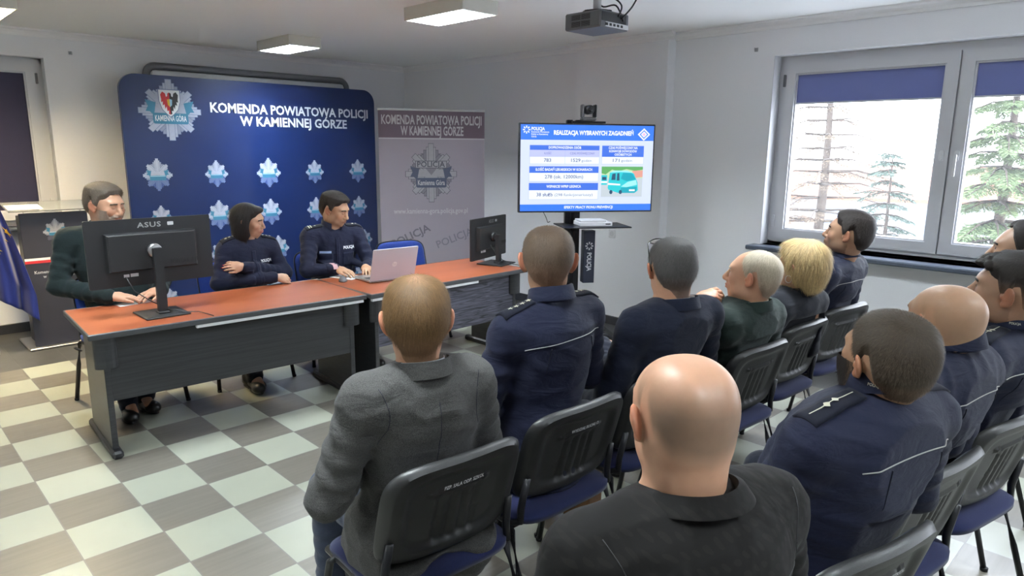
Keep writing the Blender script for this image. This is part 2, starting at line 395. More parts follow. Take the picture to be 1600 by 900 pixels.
def text_mesh(body, size=1., bold=0., width=None, align='CENTER', spacing=1.):
    """lettering as flat polygons (verts 2-D, faces)"""
    key = (body, round(bold, 4), align, spacing)
    if key not in _txt:
        cu = bpy.data.curves.new('t', 'FONT'); cu.body = body; cu.size = 1.; cu.align_x = align; cu.align_y = 'CENTER'
        cu.offset = bold; cu.resolution_u = 2; cu.space_character = spacing
        ob = bpy.data.objects.new('t', cu); COL.objects.link(ob)
        dg = bpy.context.evaluated_depsgraph_get(); ev = ob.evaluated_get(dg); me = ev.to_mesh()
        V = np.array([v.co[:2] for v in me.vertices]) if len(me.vertices) else np.zeros((0, 2)); F = [tuple(p.vertices) for p in me.polygons]
        ev.to_mesh_clear(); bpy.data.objects.remove(ob); bpy.data.curves.remove(cu)
        if align == 'CENTER' and len(V): V[:, 0] -= (V[:, 0].min()+V[:, 0].max())/2
        if align == 'LEFT' and len(V): V[:, 0] -= V[:, 0].min()
        _txt[key] = (V, F)
    V, F = _txt[key]; V = V.copy()*size
    if width and len(V): V[:, 0] *= width/max(1e-6, V[:, 0].max()-V[:, 0].min())
    return V, F
def plane_frame(o, u, w):
    """frame on a flat face: o origin, u right, w outward normal"""
    o = np.array(o, float); u = np.array(u, float); w = np.array(w, float)
    u /= np.linalg.norm(u); w /= np.linalg.norm(w); v = np.cross(w, u)
    return lambda a, b_, c=0.: tuple(o+u*a+v*b_+w*c)
def flat_text(mb, body, fr, x, y, size, c=.001, bold=.02, mi=None, width=None, align='CENTER', rot=0., spacing=1.):
    V, F = text_mesh(body, size, bold, width, align, spacing)
    ca, sa = math.cos(rot), math.sin(rot)
    mb.add([fr(x+p[0]*ca-p[1]*sa, y+p[0]*sa+p[1]*ca, c) for p in V], F, mi)
def flat_poly(mb, pts, fr, c, mi=None): mb.add([fr(p[0], p[1], c) for p in pts], [tuple(range(len(pts)))], mi)
def rect(x0, y0, x1, y1): return [(x0, y0), (x1, y0), (x1, y1), (x0, y1)]
# ------------------------------------------------------------------ room shell
def struct(o, label=None): o['kind'] = 'structure'; return prop(o, label)
mb = MB(); mb.box((XL-.3, YR-.3, -.12), (XW+.4, YB+.4, 0)); struct(mb.build('floor', M['floor']))
mb = MB(); mb.box((XL-.3, YR-.3, HC), (XW+.4, YB+.4, HC+.12)); struct(mb.build('ceiling', M['ceil']))
mb = MB(); mb.box((XL-.25, YR, 0), (XL, YB, HC)); struct(mb.build('wall_left', M['wall']))
mb = MB(); mb.box((XL, YR-.25, 0), (XW, YR, HC)); struct(mb.build('wall_rear', M['wall']))
# banner wall with its window opening
BW = (-.62, .93, .93, 2.365)     # x0, x1, z0, z1
mb = MB()
mb.box((XL, YB, 0), (BW[0], YB+.3, HC)); mb.box((BW[1], YB, 0), (XW+.3, YB+.3, HC))
mb.box((BW[0], YB, 0), (BW[1], YB+.3, BW[2])); mb.box((BW[0], YB, BW[3]), (BW[1], YB+.3, HC))
struct(mb.build('wall_back', M['wall']))
# window wall with three openings
WZ = (.905, 2.341)
OPN = [(-3.83, -1.38), (-6.35, -4.45)]
mb = MB()
mb.box((XW, YR, 0), (XW+.3, YB, WZ[0])); mb.box((XW, YR, WZ[1]), (XW+.3, YB, HC))
ys = [YB]+[v for a, b_ in OPN for v in (b_, a)]+[YR]
for i in range(0, len(ys), 2): mb.box((XW, ys[i+1], WZ[0]), (XW+.3, ys[i], WZ[1]))
struct(mb.build('wall_right', M['wall']))
mb = MB(); mb.box((XW-.104, -.504, 0), (XW+.01, .502, HC), bev=.006); struct(mb.build('wall_column', M['wall']))
# cornices
def cornice(name, a, b_, nrm):
    a = np.array(a, float); b_ = np.array(b_, float); nrm = np.array(nrm, float)
    prof = [(0, 0), (.055, 0), (.055, -.012), (.035, -.022), (.018, -.04), (.012, -.062), (0, -.062)]
    vs = []
    for p in (a, b_):
        for d_, z in prof: q = p+nrm*d_; vs.append((q[0], q[1], HC+z-.001))
    n = len(prof); fs = [tuple(range(n)), tuple(range(n, 2*n))[::-1]]+[(i, (i+1) % n, n+(i+1) % n, n+i) for i in range(n)]
    o = MB().add(vs, fs).build(name, M['cornice']); struct(o)
cornice('trim_1', (XL, YB), (XW, YB), (0, -1)); cornice('trim_2', (XW, YB), (XW, .5), (-1, 0))
cornice('trim_3', (XW-.104, .56), (XW-.104, -.56), (-1, 0)); cornice('trim_4', (XW, -.5), (XW, YR), (-1, 0))
cornice('trim_5', (XL, YR), (XL, YB), (1, 0)); cornice('trim_6', (XL, YR), (XW, YR), (0, 1))
for nm, lo, hi in (('baseboard_back', (XL, YB-.015, 0), (XW, YB, .085)), ('baseboard_right', (XW-.015, .502, 0), (XW, YB-.015, .085)),
                   ('baseboard_column', (XW-.119, -.519, 0), (XW-.104, .517, .085)), ('baseboard_window', (XW-.015, YR, 0), (XW, -.504, .085)),
                   ('baseboard_left', (XL, YR, 0), (XL+.015, YB-.015, .085)), ('baseboard_rear', (XL+.015, YR, 0), (XW-.015, YR+.015, .085))):
    mb = MB(); mb.box(lo, hi, bev=.004); struct(mb.build(nm, M['basebd']))

def glass_mat():
    m, nt, b = newmat('window_glass'); N = nt.nodes; L = nt.links
    tr = N.new('ShaderNodeBsdfTransparent'); tr.inputs[0].default_value = rgb(.96, .97, .98)
    gl = N.new('ShaderNodeBsdfGlossy'); gl.inputs['Roughness'].default_value = .02
    df = N.new('ShaderNodeBsdfTranslucent'); df.inputs[0].default_value = rgb(.8, .82, .85)
    m1 = N.new('ShaderNodeMixShader'); m1.inputs[0].default_value = .05; m2 = N.new('ShaderNodeMixShader'); m2.inputs[0].default_value = .010
    L.new(tr.outputs[0], m1.inputs[1]); L.new(gl.outputs[0], m1.inputs[2]); L.new(m1.outputs[0], m2.inputs[1]); L.new(df.outputs[0], m2.inputs[2])
    L.new(m2.outputs[0], N['Material Output'].inputs[0]); return m
M['glass'] = glass_mat()

def sash_ring(mb, fr, x0, z0, x1, z1, w, c0, c1, mi=None):
    """rectangular frame ring in the plane of fr"""
    for r in ((x0, z0, x1, z0+w), (x0, z1-w, x1, z1), (x0, z0+w, x0+w, z1-w), (x1-w, z0+w, x1, z1-w)):
        poly = [(r[0], r[1]), (r[2], r[1]), (r[2], r[3]), (r[0], r[3])]
        mb.prism(poly, c0, c1, fr, mi)
def window(name, fr, W, Hh, splits, blind_drop, blind_mat, handle=True, xtra=None):
    """fr(a along, b up, c towards the room); frame origin lower corner; splits: sash widths"""
    r = empty(name); struct(r)
    mb = MB(); sash_ring(mb, fr, 0, 0, W, Hh, .045, -.03, .03); o = mb.build('window_frame', M['pvc'], r)
    mb = MB(); mb.prism(rect(.03+splits[0]-.03, .03, .03+splits[0]+.042, Hh-.03), -.03, .028, fr); mb.build('mullion', M['pvc'], r)
    x = .03
    for i, sw in enumerate(splits):
        x0, x1 = x, x+sw; x = x1+.012
        mb = MB(); sash_ring(mb, fr, x0, .03, x1, Hh-.03, .075, -.02, .05); sash_ring(mb, fr, x0+.055, .085, x1-.055, Hh-.085, .032, -.02, .035)
        s_ = mb.build('sash', M['pvc'], r)
        mb = MB(); mb.prism(rect(x0+.075, .10, x1-.075, Hh-.10), .0, .006, fr); mb.build('pane', M['glass'], s_)
        gx0, gx1, gz0, gz1 = x0+.082, x1-.082, .112, Hh-.112
        drop = blind_drop if blind_drop else gz1-gz0
        mb = MB(); mb.prism(rect(gx0-.004, gz1-drop, gx1+.004, gz1+.012), .018, .022, fr); b_ = mb.build('blind', blind_mat, r)
        mb = MB(); mb.prism(rect(gx0-.004, gz1-drop-.012, gx1+.004, gz1-drop), .012, .028, fr)
        mb.prism(rect(gx0-.012, gz1+.008, gx1+.012, gz1+.045), .01, .045, fr); mb.build('blind_rail', M['pvc'], b_)
        for h in (.12, Hh-.2):
            mb = MB(); mb.prism(rrect((x0-.012 if i == 0 else x1-.006), h, (x0+.006 if i == 0 else x1+.012), h+.09, .004, 2), .03, .062, fr); mb.build('hinge', M['mid_plastic'] if h > .5 else M['pvc'], s_)
        # lever handle
        hx = x1-.038 if i == 0 else x0+.038
        mb = MB(); mb.prism(rrect(hx-.014, Hh*.47, hx+.014, Hh*.47+.07, .012, 4), .05, .060, fr)
        mb.prism(rrect(hx-.008, Hh*.47-.10 if i else Hh*.47+.01, hx+.008, Hh*.47+.045, .007, 4), .075, .090, fr)
        mb.prism(rrect(hx-.007, Hh*.47+.028, hx+.007, Hh*.47+.042, .006, 4), .058, .080, fr)
        mb.build('handle', M['white_plastic'], s_)
    return r
frW = plane_frame((4.86, -1.405, .925), (0, -1, 0), (-1, 0, 0))
# a along +Y (seen from the room that is right to left)
w1 = window('window_1', frW, 2.39, 1.39, (1.155, 1.165), .207, M['blind'])
mb = MB(); frc = plane_frame((4.80, -1.46, 1.0), (0, 1, 0), (-1, 0, 0))
pts = [(4.83, -1.462-.008*math.sin(t*PI), 2.12-.86*t) for t in np.linspace(0, 1, 12)]
pts += [(4.83, -1.462-.03*math.sin(PI*t)-.004, 1.26-.03*math.sin(PI*t)) for t in np.linspace(0, 1, 8)]+[(4.83, -1.47-.03+.02*math.sin(t*PI), 1.26+.86*t) for t in np.linspace(.05, 1, 10)]
mb.tube(pts, .0022, 6); mb.build('bead_chain', M['white_plastic'], w1)
window('window_2', plane_frame((4.86, -4.47, .925), (0, -1, 0), (-1, 0, 0)), 1.84, 1.39, (.88, .88), .207, M['blind'])
w3 = window('window_3', plane_frame((-.60, YB+.13, .95), (1, 0, 0), (0, -1, 0)), 1.51, 1.40, (.715, .715), None, M['blind_dark'])
# sills
for i, (a, b_) in enumerate(OPN):
    mb = MB(); mb.box((XW-.13, a-.06, WZ[0]-.035), (4.845, b_+.06, WZ[0]), bev=.008); o = mb.build('windowsill', M['sill']); struct(o)
    mb = MB(); mb.box((4.835, a+.005, WZ[0]), (4.86, b_-.005, WZ[0]+.03)); struct(mb.build('sill_strip', M['mid_plastic']))
mb = MB(); mb.box((BW[0]-.04, YB-.10, BW[2]-.03), (BW[1]+.04, YB+.11, BW[2]), bev=.008); struct(mb.build('windowsill', M['sill']))
# reveals are white painted
mb = MB(); y0, y1 = YB+.115, YB+.20
for r_ in ((BW[0], BW[1], BW[3]-.045, BW[3]+.002), (BW[0], BW[1], BW[2]-.002, BW[2]+.045), (BW[0]-.002, BW[0]+.045, BW[2], BW[3]), (BW[1]-.045, BW[1]+.002, BW[2], BW[3])): mb.box((r_[0], y0, r_[2]), (r_[1], y1, r_[3]))
struct(mb.build('window_surround', M['pvc']))
for i, (a, b_) in enumerate(OPN):
    mb = MB(); x0, x1 = 4.835, 4.90
    for r_ in ((a, b_, 2.300, 2.3405), (a, b_, .9055, .935), (a, a+.035, .93, 2.31), (b_-.035, b_, .93, 2.31)): mb.box((x0, r_[0], r_[2]), (x1, r_[1], r_[3]))
    struct(mb.build('window_surround', M['pvc']))
mb = MB()
a, b_ = OPN[0]
mb.box((XW-.001, b_-.003, WZ[0]+.001), (4.83, b_+.001, WZ[1]-.001)); mb.box((XW-.001, a-.001, WZ[0]+.001), (4.83, a+.003, WZ[1]-.001)); struct(mb.build('trim_7', M['pvc']))

# ------------------------------------------------------------------ outside
def outside_ground():
    mb = MB(); mb.box((5.6, -60, -3.7), (120, 80, -3.5)); o = mb.build('snowy_ground', plain('old_snow', rgb(.45, .46, .48), .9, bump=.05, bscale=.6, vary=.15)); o['kind'] = 'structure'
outside_ground()
M['bark'] = plain('bark', rgb(.045, .033, .026), .9, bump=.01, bscale=30, vary=.3)
M['needles'] = vcolmat('needles', rough=.8, noise=.3, scale=6, bump=0.)
def conifer(name, loc, H_, R_, base, tip, dens, trunk_r, label, seed, bare_top=0., droop=.35, group=None, leaf=.040):
    r = empty(name, loc, label=label, cat='tree', group=group)
    rg = np.random.default_rng(seed)
    mb = MB(); zz = np.linspace(0, H_, 14)
    mb.tube([(0.05*math.sin(z*.9+seed), .05*math.cos(z*.7), z) for z in zz], [trunk_r*(1-.93*z/H_) for z in zz], 10)
    BR = []
    z = H_*.12
    while z < H_*.985:
        f = 1-z/H_; L = R_*(f**.75)*rg.uniform(.8, 1.1)+.08
        n = int(rg.integers(5, 8))
        for k in range(n):
            a = rg.uniform(0, 2*PI); l = L*rg.uniform(.7, 1.1)
            p0 = np.array([0, 0, z]); p1 = np.array([math.cos(a)*l, math.sin(a)*l, z-l*droop+rg.uniform(-.05, .05)])
            pm = (p0+p1)/2+np.array([0, 0, l*.08]); BR.append((p0, pm, p1, l, z/H_))
            mb.tube([p0, pm, p1], [trunk_r*.22*f+.008, trunk_r*.12*f+.006, .003], 4)
        z += H_*rg.uniform(.022, .034)
    mb.build('trunk', M['bark'], r, smooth=True)
    V = []; C = []
    for p0, pm, p1, l, t in BR:
        if t > 1-bare_top: dd = dens*.12
        else: dd = dens
        n = int(dd*l*420)+6
        s = rg.uniform(.12, 1, n)[:, None]
        P = p0*(1-s)**2+2*pm*s*(1-s)+p1*s*s
        d = (p1-p0)/np.linalg.norm(p1-p0); side = np.cross(d, [0, 0, 1.]); side /= np.linalg.norm(side)+1e-9
        sg = rg.choice([-1, 1], n)[:, None]; wd = (1-s)*.32*l+.05
        dirv = side*sg*rg.uniform(.3, 1, (n, 1))+d*rg.uniform(.1, .9, (n, 1))+np.array([0, 0, -1])*rg.uniform(0, .5, (n, 1))
        dirv /= np.linalg.norm(dirv, axis=1)[:, None]
        Q = P+dirv*wd*rg.uniform(0, 1, (n, 1)); ln = leaf*rg.uniform(.7, 1.6, (n, 1))
        per = np.cross(dirv, rg.normal(size=(n, 3))); per /= np.linalg.norm(per, axis=1)[:, None]
        V.append(np.stack([Q-per*ln*.13, Q+dirv*ln, Q+per*ln*.13, Q-dirv*ln*.2], 1))
        mixv = rg.uniform(0, 1, (n, 1)); c = np.array(base)*(1-mixv)+np.array(tip)*mixv; C.append(np.repeat(c[:, None, :], 4, 1))
    V = np.concatenate(V).reshape(-1, 3); C = np.concatenate(C).reshape(-1, 3)
    F = np.arange(len(V)).reshape(-1, 4)
    mesh_obj('foliage', V, F, M['needles'], r, cols=C)
    return r
conifer('larch_tree', (13.9, 1.85, -3.5), 8.6, 2.3, (.070, .050, .032), (.12, .09, .06), .55, .16, 'bare brown larch outside, seen in the left part of the window', 3, droop=.12, leaf=.035)
conifer('spruce_tree', (10.6, -.42, -3.5), 5.2, 1.45, (.028, .048, .040), (.065, .095, .075), 1.1, .09, 'small blue-green spruce outside, beside the bare larch', 5, droop=.2)
conifer('fir_tree', (9.9, -1.95, -3.5), 7.6, 1.55, (.040, .066, .028), (.11, .145, .065), 2.4, .13, 'dense green fir outside, filling the right-hand window', 8, bare_top=.16, droop=.25)
conifer('pine_sapling', (8.3, .98, -3.5), 4.9, .55, (.035, .055, .012), (.08, .11, .025), .55, .03, 'thin bright green sapling close outside the left edge of the window', 11, droop=-.25, leaf=.05)
# houses beyond the trees
M['orange_roof'] = plain('orange_roof_tiles', rgb(.16, .06, .035), .8, bump=.02, bscale=20, vary=.2)
M['render_white'] = plain('white_render', rgb(.22, .22, .23), .9, vary=.05)
M['house_glass'] = plain('house_window', rgb(.12, .14, .18), .2)
M['snow_roof'] = plain('snow_on_roof', rgb(.68, .69, .72), .9, bump=.03, bscale=3)
def house(name, loc, rz, W, D, wall, rise, roofm, label, nwin=7):
    r = empty(name, loc, rz, label=label, cat='building')
    mb = MB(); mb.box((-W/2, -D/2, 0), (W/2, D/2, wall)); wl = mb.build('wall', M['render_white'], r)
    fr = lambda a, b_, c: (c, a, b_)
    mb = MB()
    prof = [(-D/2-.5, wall-.1), (D/2+.5, wall-.1), (D/2+.5, wall+.05), (0, wall+rise), (-D/2-.5, wall+.05)]
    mb.prism(prof, -W/2-.4, W/2+.4, fr); rf = mb.build('roof', roofm, r)
    mb = MB(); mb.box((-W*.2, -.35, wall+rise*.6), (-W*.2+.7, .35, wall+rise+.9)); mb.build('chimney', M['render_white'], rf)
    for k in range(nwin):
        x = -W/2+W*(k+.5)/nwin
        for z in ([wall-1.7] if wall < 3.3 else [wall-1.7, wall-4.2]):
            if z < .3: continue
            mb = MB(); mb.box((x-.5, -D/2-.03, z), (x+.5, -D/2+.02, z+1.2)); mb.box((x-.04, -D/2-.05, z), (x+.04, -D/2-.02, z+1.2)); mb.build('window', M['house_glass'], r)
house('long_house', (38.5, 10.5, -4.5), math.radians(-73), 30, 9, 3.9, 1.5, M['orange_roof'], 'long white house with an orange tiled roof behind the trees outside')
house('low_shed', (25.5, 7.5, -4.4), math.radians(-70), 16, 4, 2.1, .8, M['snow_roof'], 'low shed under snow in front of the orange-roofed house outside', 5)

# ------------------------------------------------------------------ ceiling lamps
def tube_mat(name, c, s): return emit(name, c, s)
M['tube_cold'] = tube_mat('cold_white_tube', rgb(.80, .93, 1.0), 3.0)
M['tube_warm'] = tube_mat('warm_white_tube', rgb(1.0, .86, .55), 3.2)
M['louvre'] = plain('louvre_aluminium', rgb(.55, .60, .62), .3, metal=.6)
def lamp(x, y, label, warm=False, power=70):
    r = empty('ceiling_lamp', (x, y, HC), label=label, cat='ceiling lamp', group='louvred ceiling lamps')
    W, D, Hh = .31, .63, .088
    mb = MB(); t = .012
    mb.box((-W/2, -D/2, -Hh), (-W/2+t, D/2, -.001)); mb.box((W/2-t, -D/2, -Hh), (W/2, D/2, -.001))
    mb.box((-W/2+t, -D/2, -Hh), (W/2-t, -D/2+t, -.001)); mb.box((-W/2+t, D/2-t, -Hh), (W/2-t, D/2, -.001)); mb.box((-W/2+t, -D/2+t, -.02), (W/2-t, D/2-t, -.001))
    mb.build('housing', M['lamp_body'], r)
    for sx in (-.095, -.032, .032, .095):
        mb = MB(); mb.tube([(sx, -D/2+.03, -.045), (sx, D/2-.03, -.045)], .010, 8); mb.build('fluorescent_tube', M['tube_warm' if warm else 'tube_cold'], r, smooth=True)
    mb = MB()
    for sx in (-.064, 0, .064): mb.box((sx-.002, -D/2+t, -Hh+.004), (sx+.002, D/2-t, -Hh+.036))
    for k in range(1, 9):
        yy = -D/2+D*k/9; mb.box((-W/2+t, yy-.0015, -Hh+.008), (W/2-t, yy+.0015, -Hh+.036))
    mb.build('louvre', M['louvre'], r)
    L = bpy.data.lights.new('lamp_glow', 'AREA'); L.shape = 'RECTANGLE'; L.size = W-.05; L.size_y = D-.05; L.energy = power
    L.color = (1, .80, .48) if warm else (.86, .95, 1)
    lo = bpy.data.objects.new('lamp_glow', L); COL.objects.link(lo); lo.parent = r; lo.location = (0, 0, -.022)
    return r
lamp(2.65, 2.295, 'louvred ceiling lamp nearest the corner, above the blue backdrop', power=110)
lamp(2.655, -.03, 'louvred ceiling lamp at the top centre, left of the projector')
lamp(.355, 2.14, 'warm-lit ceiling lamp at the left edge above the window with the dark blind', True, 140)
lamp(.355, -.03, 'louvred ceiling lamp above the desks, outside the top of the picture')
for i, (x, y) in enumerate([(.355, -2.35), (2.655, -2.35), (-1.95, -.03), (-1.95, -2.35), (2.655, -4.7), (.355, -4.7)]):
    lamp(x, y, ['louvred ceiling lamp over the grey-jacketed man', 'louvred ceiling lamp over the audience chairs', 'louvred ceiling lamp left of the desks', 'louvred ceiling lamp in the left of the room', 'louvred ceiling lamp at the rear by the windows', 'louvred ceiling lamp behind the camera'][i])
# ------------------------------------------------------------------ conference chairs
def superell(u, v, hw, hh, n=5.):
    """map the square to a rounded rectangle"""
    a = max(abs(u), abs(v))
    if a < 1e-9: return 0., 0.
    p = (abs(u)**n+abs(v)**n)**(1/n); k = a/p
    return u*k*hw, v*k*hh
def slab_grid(nu, nv, f_front, f_back):
    vs = []; fs = []
    for f in (f_front, f_back):
        for j in range(nv+1):
            for i in range(nu+1): vs.append(f(-1+2*i/nu, -1+2*j/nv))
    n = (nu+1)*(nv+1); w = nu+1
    for j in range(nv):
        for i in range(nu):
            a = j*w+i; fs.append((a, a+1, a+1+w, a+w)); fs.append((n+a, n+a+w, n+a+1+w, n+a+1))
    for i in range(nu):
        fs.append((i, n+i, n+i+1, i+1)); a = nv*w+i; fs.append((a, a+1, n+a+1, n+a))
    for j in range(nv):
        a = j*w; fs.append((a, a+w, n+a+w, n+a)); a = j*w+nu; fs.append((a, n+a, n+a+w, a+w))
    return vs, fs
BACK_W, BACK_H, BACK_Z = .235, .163, .660
def back_y(x, z):          # centre surface of the backrest
    return -.196-.29*(z-.664)+.50*x*x
def sstep(a, b_, x):
    t = min(1, max(0, (x-a)/(b_-a))); return t*t*(3-2*t)
def shell_back(u, v):
    x, z = superell(u, v, BACK_W, BACK_H); e = max(abs(u), abs(v))
    y = back_y(x, BACK_Z+z)
    d = -.010-.016*(sstep(.62, .80, e))+.020*sstep(.92, 1., e)      # raised rim round a recessed panel
    # rib field: four upright slots between lines
    if abs(x) < .085 and -.125 < z < .050:
        k = (x+.085)/.17*4; fr = abs((k % 1)-.5)
        d += .007*sstep(.22, .34, .5-fr)*sstep(-.125, -.11, z)*(1-sstep(.030, .050, z))
    elif abs(x) < .10 and .050 <= z < .062: d -= .006
    return (x, y+d, BACK_Z+z)
def shell_front(u, v):
    x, z = superell(u, v, BACK_W, BACK_H); return (x, back_y(x, BACK_Z+z)+.004, BACK_Z+z)
def cush_front(u, v):
    x, z = superell(u, v, BACK_W-.008, BACK_H-.008); e = max(abs(u), abs(v))
    return (x, back_y(x, BACK_Z+z)+.006+.026*(1-e**6), BACK_Z+z)
def cush_back(u, v):
    x, z = superell(u, v, BACK_W-.008, BACK_H-.008); return (x, back_y(x, BACK_Z+z)+.0055, BACK_Z+z)
def make_chair(label, blue, group):
    r = empty('conference_chair', label=label, cat='chair', group=group)
    vs, fs = slab_grid(56, 48, shell_front, shell_back); o = MB().add(vs, fs).build('back_shell', M['chair_plastic'], r, smooth=True); shade_auto(o.data, 50)
    vs, fs = slab_grid(20, 20, cush_front, cush_back); MB().add(vs, fs).build('backrest', blue, r, smooth=True)
    def st(u, v):
        x, y = superell(u, v, .235, .21); e = max(abs(u), abs(v)); return (x, y+.005, .468+.012*(1-e**5)-.03*sstep(.3, 1, v)*(v > 0)-.012*e**8)
    def sb(u, v):
        x, y = superell(u, v, .235, .21); return (x, y+.005, .436-.03*sstep(.3, 1, v)*(v > 0))
    vs, fs = slab_grid(24, 24, st, sb); MB().add(vs, fs).build('seat', blue, r, smooth=True)
    def s2(u, v):
        x, y = superell(u, v, .232, .207); e = max(abs(u), abs(v)); return (x, y+.005, .415-.03*sstep(.3, 1, v)*(v > 0)+.018*e**6)
    vs, fs = slab_grid(16, 16, sb, s2); MB().add(vs, fs).build('seat_shell', M['chair_plastic'], r, smooth=True)
    for sx in (-1, 1):
        mb = MB(); mb.tube([(sx*.262, .225, .012), (sx*.245, .165, .26), (sx*.236, .13, .405), (sx*.232, .10, .425)], .0135, 10, flat=.75); mb.lathe([(.014, 0), (.015, .014)], (sx*.263, .228, 0), 10)
        mb.build('leg', M['black_metal'], r, smooth=True)
        mb = MB(); mb.tube([(sx*.262, -.265, .012), (sx*.245, -.19, .26), (sx*.236, -.14, .405), (sx*.232, -.11, .425)], .0135, 10, flat=.75); mb.lathe([(.014, 0), (.015, .014)], (sx*.263, -.268, 0), 10)
        mb.build('leg', M['black_metal'], r, smooth=True)
        mb = MB(); mb.tube([(sx*.222, .17, .422), (sx*.224, -.12, .424), (sx*.22, -.165, .445), (sx*.216, -.163, .49), (sx*.208, -.182, .60)], .0125, 10, flat=1.); mb.build('side_rail', M['black_metal'], r, smooth=True)
        mb = MB(); th = np.linspace(0, 1.7*PI, 12)
        mb.tube([(sx*(.272+.018*math.cos(t)), -.03+.028*math.sin(t), .40+.012*math.cos(t)) for t in th], .0055, 6); mb.build('linking_hook', M['black_metal'], r, smooth=True)
    mb = MB(); mb.tube([(-.225, .12, .408), (.225, .12, .408)], .010, 8); mb.tube([(-.225, -.12, .41), (.225, -.12, .41)], .010, 8); mb.build('cross_bar', M['black_metal'], r, smooth=True)
    return r
def copy_tree(o, parent=None):
    c = o.copy(); COL.objects.link(c)
    if parent: c.parent = parent
    for ch in list(o.children): copy_tree(ch, c)
    return c
CH_SPOTS = [ # x, y, rot deg, label, lettering, blue?
 (.635, -2.315, -4, 'black-backed conference chair holding the man in the grey jacket', 'PZP. SALA ODP. SZKOL', 0),
 (1.165, -2.30, -2, 'black-backed conference chair under the close-cropped officer with a four-star epaulette', 'WYDZIAŁ RUCHU D.', 0),
 (1.70, -2.30, -3, 'conference chair under the man with glasses pushed up on his head', None, 0),
 (2.290, -2.385, -4, 'black-backed conference chair under the white-haired man', None, 0),
 (2.845, -2.345, -3, 'black-backed conference chair under the blonde woman', None, 0),
 (3.39, -2.345, -9, 'black-backed conference chair under the officer by the window', None, 0),
 (.47, -3.31, -6, 'conference chair under the bald man in the black shirt', None, 0),
 (1.05, -3.285, -13, 'conference chair under the bearded officer, lettered low on its back', 'PZP.SALA SZKOL.', 0),
 (1.60, -3.27, -9, 'conference chair under the bald officer', None, 0),
 (2.14, -3.33, -12, 'conference chair under the officer with curly dark hair', None, 0),
 (2.86, -3.22, -6, 'conference chair at the right edge of the picture', None, 0)]
proto = make_chair('', M['chair_navy'], 'audience chairs in two rows')
def chair_text(ch, body):
    mb = MB(); V, F = text_mesh(body, .0165, .02, width=.135)
    vs = []
    for x, z in V:
        zz = BACK_Z+.078+z; y = back_y(-x, zz)-.0275
        vs.append((-(-x) if False else x, y, zz))
    # seen from behind: x runs to the viewer's right (local +x is the viewer's right from behind)
    mb.add(vs, F); mb.build('lettering', M['lgrey'], ch)
CHAIRS = []
for i, (x, y, a, lab, txt, bl) in enumerate(CH_SPOTS):
    c = proto if i == 0 else copy_tree(proto)
    c.location = (x, y, 0); c.rotation_euler = (0, 0, math.radians(a)); c['label'] = lab; CHAIRS.append((c, txt))
dproto = make_chair('', M['chair_blue'], 'blue chairs behind the desks')
D_SPOTS = [(.70, .865, 180, 'blue conference chair under the bearded man behind the large monitor'),
           (1.45, .86, 176, 'blue conference chair under the dark-haired woman officer'),
           (2.20, .90, 172, 'blue conference chair under the officer at the laptop'),
           (2.98, .93, 171, 'empty blue conference chair behind the right-hand desk')]
for i, (x, y, a, lab) in enumerate(D_SPOTS):
    c = dproto if i == 0 else copy_tree(dproto)
    c.location = (x, y, 0); c.rotation_euler = (0, 0, math.radians(a)); c['label'] = lab
for c, txt in CHAIRS:
    if txt: chair_text(c, txt)

# ------------------------------------------------------------------ desks
DZ = .70
def desk(name, x, y, rz, W, D, panel_mat, label, strips):
    r = empty(name, (x, y, 0), rz, label=label, cat='desk', group=None)
    t = .028
    mb = MB(); mb.box((0.004, 0.004, DZ-t), (W-.004, D-.004, DZ-.0005), bev=.002); mb.build('desktop', M['cherry'], r)
    mb = MB()
    for lo, hi in (((0, -.0, DZ-t-.003), (W, .012, DZ+.0005)), ((0, D-.012, DZ-t-.003), (W, D, DZ+.0005)), ((0, .012, DZ-t-.003), (.012, D-.012, DZ+.0005)), ((W-.012, .012, DZ-t-.003), (W, D-.012, DZ+.0005))):
        mb.box(lo, hi, bev=.004)
    mb.build('edge_band', M['cherry_edge'], r)
    inset = .065
    mb = MB(); mb.box((inset+.03, .075, .31), (W-inset-.03, .093, DZ-t-.004)); mb.build('modesty_panel', panel_mat, r)
    for sx in (0, 1):
        x0 = inset if sx == 0 else W-inset-.03
        mb = MB(); mb.box((x0, .07, .045), (x0+.03, D-.14, DZ-t-.004), bev=.002); lg = mb.build('side_panel', M['ash_dark'], r)
        mb = MB(); mb.box((x0-.012, .02, 0), (x0+.042, D-.06, .045), bev=.012); mb.build('foot', M['dark_plastic'], lg)
        mb = MB()
        xs = x0+.03 if sx == 0 else x0
        mb.prism([(math.cos(a)*.055, math.sin(a)*.04) for a in np.linspace(PI, 2*PI, 12)], .50, DZ-t-.004, lambda u, v, w: (x0+.015+u, .075+v, w)); mb.build('corner_post', M['ash_dark'], lg)
    for (a, b_) in strips:
        mb = MB(); mb.box((a, .006, DZ-t-.022), (b_, .030, DZ-t-.003), bev=.003); mb.build('cable_duct', M['white_plastic'], r)
    return r
desk('desk', .292, -.035, math.radians(-3.2), 1.575, .71, M['ash_dark'], 'cherry-topped desk on the left with a plain dark front panel', [(.52, 1.555)])
desk('desk', 1.885, -.145, math.radians(1.0), 1.475, .71, M['ash'], 'cherry-topped desk on the right with a strongly grained black front panel', [(.01, .95)])

